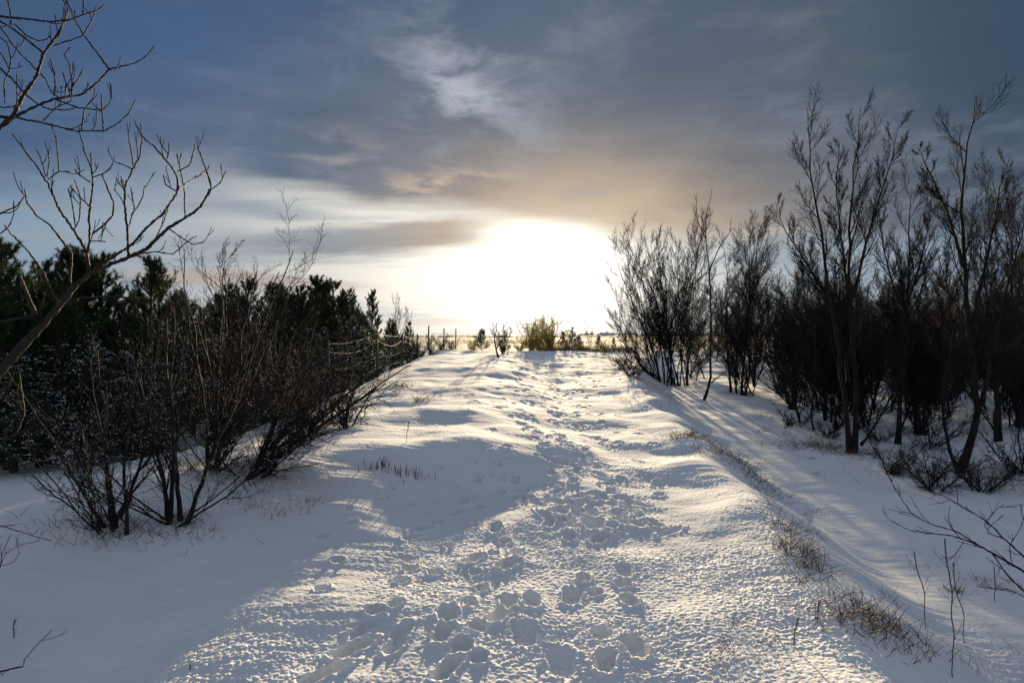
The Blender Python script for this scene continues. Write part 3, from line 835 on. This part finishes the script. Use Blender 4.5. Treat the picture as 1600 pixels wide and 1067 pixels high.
for (u, d, h, n, lab) in BL:
    bl = [q for q in BL if q[4] == lab]; nn = [q[0] for q in sorted(bl)].index(u)
    shrub(u, d * 10, h, n, ['%s' % ORD[nn] + q for q in (' bare tangled bush from the left before the left pines', ' bare bush from the left in the tangle left of the first fence post')][lab] if True else ['bare tangled bush in front of the pines at the left edge', 'bare bush tangled before the pines, left of the first fence post'][lab], (.08, .6), 700, ['bushes in front of the left pines', 'bushes left of the fence'][lab], dist=d, dens=.75)
shrub(545, 668, .95, 7, 'low thin bare bush on the snow at the foot of the first fence post', (.2, .8), 200, None)
shrub(478, 690, 1.0, 7, 'thin bare bush left of the first fence post with open fan of twigs', (.2, .8), 200, None)
for (u, d, h, lab) in [(330, 9.5, 3.15, 'tall thin bare sapling with fine spread twigs, left of the fenced pine stand'),
                       (470, 15, 3.2, 'bare sapling top showing above the middle of the fenced pine stand'),
                       (612, 26, 3.3, 'pale feathery bare sapling at the right end of the fenced pines')]:
    b = gx(u, d); r = np.random.default_rng(int(u)); t = thing('bare_sapling', lab, 'sapling', b)
    bare_tree(t, r, [lean_stem(r, h * .86, .08), lean_stem(r, h * .74, .25), lean_stem(r, h * .7, .3)], .02, birch_levels(.8, (.25, .4), 36, .002), 6)
for i, (u, d, h) in enumerate([(560, 20, 1.2), (590, 22.5, 1.3), (618, 25, 1.2), (640, 27.5, 1.0), (655, 30, .9), (672, 33, 1.0), (690, 36, .9), (705, 37, .7)]):
    shrub(u, d, h, 6, 'brown twiggy undergrowth bush along the fence line past the second post', (.1, .7), 0, 'undergrowth along the far fence', dist=d, rmin=.003)

GU = 'undergrowth at the edge of the right wood'
for k_, (u, v, h, n, lab) in enumerate([(1395, 742, .55, 6, 'low bare undergrowth left of the brown grass mound'), (1455, 765, .6, 7, 'low tangled undergrowth in front of the brown grass mound'),
                        (1535, 768, .6, 7, 'low tangled undergrowth right of the brown grass mound'), (1590, 740, .8, 7, 'bare bush at the right edge behind the grass mound'),
                        (1235, 668, .5, 5, 'low bare undergrowth farthest left under the thicket front'), (1290, 684, .5, 5, 'low bare undergrowth just left of the vase-shaped tree'),
                        (1375, 690, .6, 5, 'low bare undergrowth right of the vase-shaped tree'), (1450, 700, .9, 6, 'knee-high bare bush before the dark stems right of the slender tree'),
                        (990, 590, .7, 7, 'low bare bush at the path side of the leaning clump'), (975, 572, .7, 7, 'low bare bush on the bank beyond the leaning clump')]):
    shrub(u, v, h, n, lab, (.3, 1.4), 0, GU, srad=.008, rmin=.0016 if v > 650 else .0026)
# crest bushes
shrub(830, 1, 1.9, 16, 'bare willow bush tinted with sun-flare gold on the crest, left half of the pair', (.1, 1.0), 0, None, dist=40, srad=.03, rmin=.0055, mt='willow', mtw='willow', dens=.9, name='willow_bush', seed=3)
shrub(860, 1, 2.2, 18, 'taller flare-gold willow bush on the crest with one high shoot', (.1, .8), 0, None, dist=41, srad=.03, rmin=.0055, mt='willow', mtw='willow', dens=.9, name='willow_bush', seed=4)
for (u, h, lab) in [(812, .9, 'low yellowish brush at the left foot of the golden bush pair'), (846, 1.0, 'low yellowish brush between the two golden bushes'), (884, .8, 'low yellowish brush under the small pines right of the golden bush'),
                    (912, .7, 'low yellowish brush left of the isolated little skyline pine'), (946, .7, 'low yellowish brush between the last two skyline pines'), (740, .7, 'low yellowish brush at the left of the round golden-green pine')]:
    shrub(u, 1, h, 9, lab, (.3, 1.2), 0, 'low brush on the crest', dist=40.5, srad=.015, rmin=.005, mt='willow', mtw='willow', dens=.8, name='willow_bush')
shrub(786, 1, 1.3, 6, 'small brown bush right behind the lone crooked sapling', (.1, .5), 0, None, dist=31, rmin=.004)
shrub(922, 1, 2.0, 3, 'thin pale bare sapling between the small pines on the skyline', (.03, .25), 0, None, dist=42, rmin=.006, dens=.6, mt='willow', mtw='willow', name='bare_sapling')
b = G(778, 559); d_ = b[1]; R_ = b - np.array([0, 0, .04])
t = thing('bare_sapling', 'lone crooked bare sapling standing on the snow before the crest', 'sapling', b)
bare_tree(t, rg, [pxstem(R_, [(779, 561, d_), (775, 548, d_), (773, 535, d_), (772, 520, d_), (770, 503, d_)]), pxstem(R_, [(773, 528, d_), (776, 516, d_), (775, 505, d_)]),
                  pxstem(R_, [(775, 548, d_), (781, 538, d_), (787, 525, d_), (788, 515, d_)])], [.04, .02, .022],
          [dict(cnt=5, t0=.3, t1=.97, ang=45, ln=(.2, .35), n=5, up=.1, wob=.15, rmin=.006, rr=.5), dict(cnt=3, t0=.2, t1=1, ang=45, ln=(.3, .5), n=4, up=.08, wob=.15, rmin=.005, rr=.7)], 6)


# ------------------------------------------------------------------ overhanging tree on the left, and branch from the right
def traced(root_name, label, lines, tf, depth, rbase, base, group=None, deco=(5, .03, .07), rmin=.003, bark='bark', trunk=None, seed=1, crowndens=9.0, upw=.25):
    r = np.random.default_rng(seed); t = thing(root_name, label, 'tree', base, group)
    lim, dec = MB(), MB(); allP, allR = [], []
    for li, (pts, r0, r1, dd) in enumerate(lines):
        q = np.array([P(*tf(x, y), depth + dd[0] + (dd[1] - dd[0]) * (i / max(1, len(pts) - 1))) for i, (x, y) in enumerate(pts)]) - base
        n = max(16, int(len(pts) * 8)); pl = resample(q, n); L = np.linalg.norm(np.diff(pl, axis=0), axis=1).sum()
        pl[1:-1] += r.normal(size=(n - 2, 3)) * L / n * .11
        R = .84 * (r0 + (r1 - r0) * np.linspace(0, 1, n)) * (1 + .15 * r.normal(size=n))
        R = np.maximum(R, .0015)
        tubes(lim, pl[None], R[None], 6)
        allP.append(resample(pl, 12)); allR.append(np.interp(np.linspace(0, 1, 12), np.linspace(0, 1, n), R))
    AP, AR = np.stack(allP), np.stack(allR)
    c1 = grow(r, AP, AR, 0, .15, .98, 42, deco[1:], 6, upw, .12, rmin, rr=.7, fall=.2, absl=True, density=crowndens)
    tubes(dec, *c1, 5)
    c2 = grow(r, *c1, 1, .2, .8, 36, (.25, .55), 4, upw, .1, rmin * .85, rr=.9, fall=.2)
    tubes(dec, *c2, 4)
    # swollen buds at twig ends
    e = np.concatenate([c1[0][:, -1], c2[0][:, -1]]); dv = np.concatenate([nrm(c1[0][:, -1] - c1[0][:, -2]), nrm(c2[0][:, -1] - c2[0][:, -2])])
    Pb = np.stack([e - dv * .002, e + dv * .006, e + dv * .014], 1); Rb = np.tile(np.array([[.7, .95, .25]]), (len(e), 1)) * rmin
    tubes(dec, Pb, Rb, 5)
    if trunk is not None:
        for (tp, ra, rb) in trunk:
            pl = resample(np.array(tp) - base, 16); tubes(lim, pl[None], np.linspace(ra, rb, 16)[None], 10)
    lim.build('trunk', M[bark], t); dec.build('crown', M['twig'], t)
    return t


z1 = lambda x, y: (x / 2.668, y / 2.668)
z2 = lambda x, y: (x / 2.135, 350 + y / 2.135)
Q = []


def ln1(pts, r0, r1, d0, d1): Q.append((pts, r0, r1, (d0, d1)))


m_, w_, n_ = .011, .0062, .0035
# upper cluster
ln1([(-120, 640), (-30, 560), (0, 530), (50, 490), (95, 400), (150, 320), (180, 225), (235, 150), (270, 90), (285, 40), (262, -40)], .017, n_, 0, .3)
ln1([(180, 222), (110, 165), (50, 120), (0, 90), (-60, 40)], w_, w_, .2, 0)
ln1([(-80, 60), (0, 70), (100, 78), (200, 92), (290, 85), (350, 60), (400, 45), (435, 20)], .008, n_, -.1, .1)
ln1([(-60, 480), (50, 492), (180, 430), (240, 410), (340, 395), (400, 350), (455, 290), (560, 265), (610, 235), (645, 190)], m_, n_, .05, .5)
ln1([(455, 290), (400, 215), (350, 150), (310, 80), (285, 20), (265, -30)], w_, n_, .3, .2)
ln1([(50, 490), (170, 510), (310, 548), (440, 545), (500, 510), (540, 470), (562, 420)], w_, n_, 0, -.3)
ln1([(430, 543), (425, 460), (422, 395)], n_ * 1.2, n_, -.2, -.2)
ln1([(340, 545), (350, 460), (375, 425)], n_ * 1.2, n_, -.15, -.15)
ln1([(180, 505), (230, 450), (300, 420), (280, 350)], n_ * 1.3, n_, 0, .1)
ln1([(230, 415), (330, 450), (430, 460), (465, 420), (463, 350)], w_ * .8, n_, .1, 0)
ln1([(-20, 80), (60, 200), (150, 290), (190, 330), (210, 385), (250, 410)], w_ * .8, w_ * .7, .3, .1)
ln1([(-20, 270), (50, 330), (95, 385), (150, 430), (200, 455), (270, 460), (320, 450)], w_, n_, -.1, -.1)
ln1([(225, 190), (290, 170), (345, 150), (375, 100), (395, 60), (400, 30)], w_ * .8, n_, .2, 0)
ln1([(60, 100), (110, 150), (160, 172), (195, 165), (213, 145)], n_ * 1.3, n_, .1, .2)
ln1([(225, 400), (230, 360), (225, 300), (208, 245)], n_ * 1.3, n_, 0, 0)
ln1([(300, 405), (300, 350), (290, 270), (265, 225)], n_ * 1.3, n_, .1, .15)
ln1([(290, 380), (330, 320), (345, 288)], n_ * 1.2, n_, .1, .1)
ln1([(270, 410), (275, 350), (260, 300)], n_ * 1.2, n_, .1, .05)
ln1([(345, 60), (348, 20), (345, -20)], n_ * 1.5, n_, 0, 0)
ln1([(25, -30), (45, 60), (48, 110)], n_ * 1.5, n_, 0, 0)
ln1([(-20, 190), (20, 250), (40, 290), (15, 345), (20, 430)], n_ * 1.3, n_, 0, 0)
ln1([(38, 300), (45, 240), (30, 180), (-10, 150)], n_ * 1.3, n_, 0, 0)
ln1([(-30, 440), (20, 450), (70, 440), (70, 310)], n_ * 1.3, n_, 0, 0)
ln1([(240, 160), (275, 60), (268, 5), (240, -40)], n_ * 1.3, n_, .2, .2)
NU = len(Q)
# main limb
B0 = [(-210, 1830), (0, 1548), (125, 1408), (224, 1307), (299, 1203), (373, 1139), (499, 1088), (600, 1046), (640, 1010), (700, 950), (770, 910), (830, 870), (882, 790), (870, 740), (855, 700), (830, 630), (815, 570)]
ln1(B0[:7], .034, .013, -.3, 0)
ln1(B0[6:], .013, n_, 0, .4)
ln1([(882, 790), (920, 760), (940, 715)], n_ * 1.2, n_, .35, .4)
ln1([(400, 1120), (480, 1065), (550, 1020), (610, 950), (680, 890), (740, 800), (740, 740), (710, 690), (650, 620), (600, 580), (560, 505)], .010, n_, 0, -.3)
ln1([(740, 800), (720, 790), (690, 770), (680, 730)], n_ * 1.2, n_, -.2, -.2)
ln1([(695, 665), (705, 630), (703, 595)], n_ * 1.2, n_, -.25, -.25)
ln1([(740, 715), (790, 690), (808, 630)], n_ * 1.2, n_, -.2, -.1)
ln1([(745, 790), (800, 750), (858, 712)], n_ * 1.4, n_, -.2, .3)
ln1([(770, 905), (768, 790), (750, 700), (735, 640)], n_ * 1.4, n_, .2, .1)
ln1([(535, 1075), (530, 950), (520, 850), (520, 780), (555, 700), (585, 650), (592, 580), (585, 515)], .008, n_, 0, .2)
ln1([(555, 690), (545, 620), (537, 585)], n_ * 1.2, n_, .15, .15)
ln1([(550, 705), (520, 690), (495, 680)], n_ * 1.2, n_, .15, .2)
ln1([(545, 900), (575, 860), (595, 820), (602, 775)], n_ * 1.2, n_, .1, .1)
ln1([(530, 960), (560, 870), (545, 780)], n_ * 1.2, n_, .1, 0)
ln1([(527, 870), (500, 820), (475, 790)], n_ * 1.2, n_, .1, .1)
ln1([(520, 800), (505, 760), (505, 735)], n_ * 1.2, n_, .1, .1)
ln1([(373, 1139), (360, 1060), (375, 1000), (370, 900), (385, 780), (380, 700), (378, 640)], .0095, n_, -.05, -.4)
ln1([(380, 700), (350, 630), (340, 580)], n_ * 1.2, n_, -.35, -.35)
ln1([(385, 740), (430, 725), (460, 705)], n_ * 1.2, n_, -.3, -.2)
ln1([(376, 760), (330, 730), (310, 705)], n_ * 1.2, n_, -.3, -.3)
ln1([(425, 728), (450, 790), (475, 850), (470, 900), (430, 940), (385, 975)], n_ * 1.2, w_, -.3, -.2)
ln1([(360, 1050), (300, 950), (250, 880), (200, 770), (150, 690), (110, 640), (75, 590), (50, 560)], .0085, n_, 0, .3)
ln1([(200, 748), (245, 715), (240, 640), (232, 565)], n_ * 1.3, n_, .2, .2)
ln1([(195, 740), (205, 670), (203, 625)], n_ * 1.2, n_, .2, .1)
ln1([(190, 735), (170, 660), (150, 620)], n_ * 1.2, n_, .2, .2)
ln1([(245, 715), (290, 715)], n_ * 1.1, n_, .2, .2)
ln1([(290, 1180), (300, 1060), (240, 980), (210, 940), (150, 900), (110, 840), (103, 790)], .007, n_, -.1, -.4)
ln1([(240, 1260), (170, 1120), (110, 1040), (50, 980), (20, 940)], .007, n_, -.2, -.5)
ln1([(310, 955), (330, 920), (335, 820), (310, 750)], n_ * 1.3, n_, .05, 0)
ln1([(315, 945), (300, 850), (285, 785)], n_ * 1.2, n_, 0, 0)
ln1([(372, 860), (330, 820), (290, 775)], n_ * 1.2, n_, -.2, -.2)
ln1([(-40, 910), (0, 890), (70, 860), (100, 820)], w_, n_, -.3, -.3)
ln1([(-30, 960), (0, 975), (30, 950), (45, 930)], n_ * 1.3, n_, -.3, -.3)
ln1([(380, 1005), (410, 1005), (440, 1008)], n_, n_, -.2, -.2)
ln1([(700, 950), (740, 980), (800, 1020), (850, 1010)], n_ * 1.2, n_, .2, .3)
ln1([(560, 1060), (650, 1050), (720, 1060), (790, 1000), (820, 985)], n_ * 1.3, n_, .1, .3)
ln1([(640, 1010), (680, 930), (700, 870)], n_ * 1.2, n_, .1, .1)
# long lower branch crossing to the right at the pines' height
ln1([(240, 1250), (420, 1235), (600, 1240), (760, 1290), (860, 1290)], .006, .0025, -.1, .5)
ln1([(-120, 1420), (0, 1340), (60, 1330), (150, 1310), (200, 1260)], .009, n_, -.7, -.7)
ln1([(145, 1310), (110, 1220), (80, 1150)], .012, .006, -.7, -.8)
ln1([(-150, 2100), (-60, 1880), (60, 1810), (140, 1780)], .010, n_, -.9, -.9)
ln1([(-120, 1700), (0, 1650), (40, 1600), (55, 1555)], .006, n_, -.8, -.8)
ln1([(70, 1800), (100, 1720), (80, 1560)], .005, n_, -.9, -.9)
base = np.array([-4.1, 3.3, float(H(-4.1, 3.3)) - .05])
limb0 = P(*z1(*B0[0]), 3.6 - .3); up0 = P(*z1(-120, 640), 3.6); low0 = P(*z1(-150, 2100), 2.7)
trunk = [([base, base + np.array([.05, 0, .6]), base + np.array([.22, .02, 1.0]), limb0], .075, .035),
         ([base + np.array([.05, 0, .6]), base + np.array([-.05, 0, 1.5]), base + np.array([.2, .05, 2.2]), up0], .06, .018),
         ([base + np.array([.05, 0, .3]), base + np.array([.5, -.2, .5]), low0], .03, .010)]
traced('willow_tree', 'bare tree reaching in from the left edge, bud-tipped limbs spread high against the sky', Q, z1, 3.6, 0, base,
       deco=(0, .05, .16), rmin=.0025, trunk=trunk, seed=3, crowndens=2.2, upw=.3, bark='palebark')

z7 = lambda x, y: (1100 + x / 2.558, 650 + y / 2.558)
Q = []
ln1([(1400, 690), (1279, 620), (1150, 545), (1090, 510), (1000, 480), (920, 470), (830, 460), (750, 420)], .009, .002, 0, .5)
ln1([(1400, 640), (1279, 560), (1200, 490), (1130, 420), (1050, 370), (960, 320), (880, 290), (820, 240), (760, 170)], .007, .002, .2, .9)
ln1([(1400, 780), (1279, 700), (1210, 630), (1150, 545)], .007, .004, 0, .1)
ln1([(1090, 510), (1010, 460), (900, 430), (830, 390), (770, 300), (730, 220), (700, 180)], .005, .002, .2, .7)
ln1([(1040, 500), (1000, 560), (960, 585)], .003, .002, .1, .1)
ln1([(1400, 760), (1320, 740), (1240, 700), (1180, 680)], .004, .002, -.1, -.1)
ln1([(1200, 490), (1140, 470), (1120, 430), (1160, 380), (1200, 350)], .003, .002, .3, .3)
ln1([(1230, 580), (1220, 520), (1270, 440), (1279, 400)], .003, .002, .2, .2)
ln1([(1400, 270), (1200, 250), (1100, 240), (960, 300), (900, 330)], .005, .002, 1.0, 1.2)
base = np.array([3.9, 3.6, float(H(3.9, 3.6)) - .05]); s0 = P(*z7(1400, 690), 3.9); s1 = P(*z7(1400, 270), 4.9)
traced('birch_tree', 'low bare branches reaching in over the snow from the right edge', Q, z7, 3.9, 0, base,
       deco=(0, .06, .22), rmin=.0020, trunk=[([base, base + np.array([-.02, 0, .25]), base + np.array([-.1, 0, .5]), s0], .04, .009), ([base + np.array([0, 0, .3]), base + np.array([0, .3, .8]), s1], .03, .006),
                                              ([base + np.array([0, 0, .3]), base + np.array([.1, .1, 1.6]), base + np.array([.5, .3, 3.0])], .04, .012)], seed=9, crowndens=9, upw=.08)

# little branches at the lower left corner
z3 = lambda x, y: (x / 2.9075, 700 + y / 2.9075)
Q = []
ln1([(-60, 620), (0, 540), (10, 470), (40, 410), (50, 390)], .004, .0018, 0, .1)
ln1([(-80, 380), (0, 350), (60, 370), (140, 395), (235, 422)], .0045, .0025, .4, .5)
ln1([(20, 480), (90, 440), (180, 420)], .0025, .0016, 0, .2)
ln1([(0, 535), (60, 520), (90, 470)], .002, .0014, 0, 0)
ln1([(-60, 1030), (0, 1015), (60, 1000), (105, 990)], .0055, .0035, -1.0, -1.0)
ln1([(105, 985), (110, 960), (170, 890), (235, 825)], .0022, .0014, -1.0, -.9)
base = np.array([-3.5, 3.9, float(H(-3.5, 3.9)) - .05])
traced('young_willow', 'small bare twigs poking in at the lower left corner over the shaded snow', Q, z3, 3.9, 0, base,
       deco=(0, .04, .12), rmin=.0014, trunk=[([base, base + np.array([.1, 0, .3]), P(*z3(-60, 620), 3.9)], .02, .005), ([base, base + np.array([.0, 0, .5]), P(*z3(-80, 380), 4.3)], .02, .005),
                                              ([base, base + np.array([.3, -.5, .2]), P(*z3(-60, 1030), 2.9)], .02, .006)], seed=12, crowndens=6, upw=.1)


# ------------------------------------------------------------------ fence
def fence():
    posts = [(513, 13.5, 1.15), (590, 17.6, 1.22), (628, 24, 1.2), (652, 31, 1.2), (669, 37, 1.3), (693, 42, 1.45), (712, 46, 1.5)]
    b0 = gx(*posts[0][:2]); root = thing('wire_fence', 'old wire fence of thin dark posts with sagging snow-covered wires in front of the pines', 'fence', b0)
    tops = []
    for i, (u, d, h) in enumerate(posts):
        b = gx(u, d) - b0; mb = MB(); r = .026 if i < 2 else .04
        lean = rg.normal(size=2) * .02
        pl = np.array([[b[0], b[1], b[2] - .15], [b[0] + lean[0] * .5, b[1], b[2] + h * .5], [b[0] + lean[0], b[1] + lean[1], b[2] + h * .97], [b[0] + lean[0], b[1] + lean[1], b[2] + h]])
        tubes(mb, pl[None], np.array([[r, r * .95, r * .9, r * .45]]), 7); mb.build('post', M['post'], root); tops.append((b, h))
    for lvl, sag in ((.93, .07), (.80, .16), (.45, .05), (.2, .03)):
        mb = MB()
        for (a, ha), (c, hc) in zip(tops[:-1], tops[1:]):
            t = np.linspace(0, 1, 24)[:, None]; p = a[None] * (1 - t) + c[None] * t
            z = (a[2] + ha * lvl) * (1 - t[:, 0]) + (c[2] + hc * lvl) * t[:, 0] - sag * 4 * t[:, 0] * (1 - t[:, 0]) * rg.uniform(.7, 1.2)
            p[:, 2] = z; p[1:-1] += rg.normal(size=(22, 3)) * .006
            rad = (.0045 if lvl > .7 else .0018) * (1 + .35 * rg.normal(size=24)).clip(.5, 1.8)
            tubes(mb, p[None], rad[None], 5)
        mb.build('wire', M['wire'], root)


fence()


# ------------------------------------------------------------------ grass and stems
def blades(mb, r, c, n, spread, h, lean, w=.0022, bias=(0, 0), seg=5):
    bx = c[0] + r.normal(size=n) * spread[0]; by = c[1] + r.normal(size=n) * spread[1]
    bz = H(bx, by) - .01; az = r.uniform(0, 2 * PI, n); L = r.uniform(h[0], h[1], n)
    d = np.stack([np.cos(az) * r.uniform(*lean, n) + bias[0], np.sin(az) * r.uniform(*lean, n) + bias[1], np.ones(n)], -1); d = nrm(d)
    Pn = np.empty((n, seg, 3)); Pn[:, 0] = np.stack([bx, by, bz], -1)
    g = np.stack([np.cos(az), np.sin(az), -np.ones(n) * .8], -1) * r.uniform(.05, .35, n)[:, None]
    for k in range(1, seg):
        d = nrm(d + g * .35); Pn[:, k] = Pn[:, k - 1] + d * (L / (seg - 1))[:, None]
    R = np.tile(np.linspace(1, .35, seg)[None], (n, 1)) * w * r.uniform(.7, 1.2, n)[:, None]
    return Pn, R


def tuft(u, v, n, spread, h, lab, lean=(.1, .9), group=None, m='drygrass', w=.0022, bias=(0, 0), dist=None, name='grass_tuft', cat='grass tuft', seed=None):
    b = G(u, v) if dist is None else gx(u, dist); r = np.random.default_rng(seed or int(u * 3 + v)); mb = MB()
    Pn, R = blades(mb, r, b, n, spread, h, lean, w, bias); tubes(mb, Pn - b, R, 3)
    o = mb.build(name, M[m]); o.location = b; tag(o, lab, cat, group); return o


BANK = (.55, -.35)
for a in [
    (1075, 682, 150, (.20, .12), (.10, .28), 'dry brown grass tuft on the bank edge, upper one level with the crooked shadow', 'drygrass'),
    (1135, 712, 170, (.20, .14), (.10, .28), 'reddish dry grass tuft on the bank just below the upper brown tuft', 'drygrass'),
    (1180, 750, 150, (.22, .16), (.12, .30), 'dark straggling grass spilling down the bank below the reddish tuft', 'darkgrass'),
    (1245, 868, 190, (.09, .20), (.10, .28), 'dark grass tuft hanging over the bank halfway down its length', 'darkgrass'),
    (1225, 825, 70, (.08, .10), (.08, .22), 'small dark tuft at the top of the hanging bank grass', 'darkgrass'),
    (1345, 965, 190, (.12, .12), (.08, .22), 'sunlit dry grass tuft on the bank nearest the viewer', 'drygrass'),
    (1400, 985, 110, (.14, .10), (.08, .22), 'dark grass tuft drooping just right of the sunlit near tuft', 'darkgrass'),
    (1290, 700, 330, (.42, .22), (.12, .40), 'broad matted dry grass at the left of the vase-shaped birch foot', 'drygrass'),
    (1345, 712, 220, (.35, .18), (.10, .32), 'dry grass skirt around the foot of the vase-shaped birch', 'drygrass'),
    (1500, 742, 420, (.55, .28), (.14, .42), 'brown grass mound under the crooked pale trunk', 'drygrass'),
    (1590, 760, 200, (.35, .25), (.12, .35), 'brown grass at the right edge beside the grass mound', 'drygrass'),
    (1490, 925, 60, (.05, .05), (.05, .14), 'small lone grass clump in the snowy hollow at lower right', 'darkgrass'),
    (1165, 618, 120, (.28, .18), (.10, .26), 'dark grass around the forked foot of the third young tree', 'darkgrass'),
    (655, 627, 60, (.08, .06), (.10, .42), 'isolated golden dry plant on the lit drift left of the path', 'drygrass'),
    (625, 604, 110, (.16, .12), (.08, .22), 'pale dry grass tuft on the drift above the golden plant', 'drygrass'),
    (345, 735, 420, (.35, .30), (.12, .40), 'brown grass heaped under the bushes at left, catching red light', 'drygrass'),
    (280, 815, 110, (.09, .06), (.05, .16), 'reddish grass round the foot of the crooked dark shrub stem', 'drygrass'),
    (185, 830, 220, (.28, .10), (.06, .20), 'dark grass around the foot of the snow-flecked shrub', 'darkgrass'),
    (400, 792, 50, (.06, .05), (.04, .10), 'tiny dry tuft on the lit hummock right of the shrubs', 'drygrass'),
    (985, 577, 260, (.55, .60), (.08, .25), 'sparse dark grass on the snow under the leaning clump', 'darkgrass'),
    (1030, 608, 220, (.45, .40), (.10, .28), 'brown grass at the foot of the leaning clump', 'drygrass'),
]:
    u, v, n, sp, h, lab, m = a
    bi = BANK if 'bank' in lab else (0, 0)
    tuft(u, v, n, sp, (h[0] * .6, h[1] * .8), lab, m=m, bias=bi, w=.0024 if v > 700 else .0032, lean=(.3, 1.3))

# heather-like upright stems in the snow left of the path
tuft(622, 740, 70, (.16, .07), (.05, .11), 'patch of short dark upright heather stems in the shaded snow left of the prints', lean=(0, .2), m='darkgrass', w=.004, name='heather_patch', cat='plant')
tuft(598, 728, 14, (.03, .03), (.06, .12), 'little cluster of dark stems at the upper left of the heather patch', lean=(0, .2), m='darkgrass', w=.003, name='heather_patch', cat='plant')
for (u, v, h, lab) in [(635, 690, .3, 'single forked dead stem standing on the snow above the heather patch'),
                       (1450, 985, .55, 'tall single dead stalk rising in the lower right hollow'),
                       (1510, 1010, .62, 'bent dead stalk leaning right beside the single tall stalk'),
                       (1555, 940, .34, 'thin dead stalk nearest the right edge of the hollow'),
                       (1490, 1062, .75, 'long slanting dead stalk at the bottom right corner'),
                       (1240, 1010, .2, 'small dark twiggy weed on the lit snow left of the near grass tuft'),
                       (1275, 975, .18, 'short dark weed close to the left of the near grass tuft'),
                       (300, 1045, .08, 'tiny weed tip poking through the lit snow at bottom left'),
                       (20, 1000, .16, 'small dead flower head on the shaded snow at lower left'),
                       (540, 860, .07, 'tiny pale weed beside the small tracks left of the path')]:
    b = G(u, v); r = np.random.default_rng(int(u)); t = thing('dead_stalk', lab, 'plant', b)
    bare_tree(t, r, [lean_stem(r, h, .15)], .0028 if h > .2 else .002, [dict(cnt=5, t0=.3, t1=.95, ang=35, ln=(.15, .35), n=4, up=.1, wob=.08, rmin=.0009, rr=.4, fall=.3),
                                                  dict(cnt=2, t0=.3, t1=1, ang=40, ln=(.3, .5), n=3, up=.1, wob=.1, rmin=.0008, rr=.8)], 4, 'darkgrass', 'darkgrass', names=('stem', 'side_stems'))

# uncountable thin grass: scattered on the bank, crest and among the trees
mb = MB(); r = np.random.default_rng(77); PB = []
for (u0, u1, v0, v1, n) in [(960, 1100, 565, 640, 60), (1060, 1200, 640, 760, 9), (1160, 1280, 740, 900, 10), (1280, 1440, 900, 1040, 8), (560, 760, 575, 640, 26), (1180, 1600, 620, 720, 120), (380, 520, 770, 830, 8), (130, 320, 815, 845, 12), (1080, 1300, 780, 1060, 14), (1430, 1600, 880, 1060, 8)]:
    for i in range(n):
        g = G(r.uniform(u0, u1), r.uniform(v0, v1)); PB.append(blades(None, r, g, r.integers(4, 22), (.06, .06), (.03, .13), (.2, 1.2), .0018 + g[1] * .00006))
for i in range(120):
    y = r.uniform(37, 42); x = r.uniform(1.5, 7.0); c = np.array([x, y, 0]); PB.append(blades(None, r, c, 22, (.4, .3), (.12, .4), (.1, .8), .006))
pts = np.concatenate([p for p, q in PB]); rad = np.concatenate([q for p, q in PB]); tubes(mb, pts, rad, 3)
o = mb.build('grass', M['drygrass']); o['kind'] = 'stuff'; o['label'] = 'thin dry grass poking through the snow'; o['category'] = 'grass'
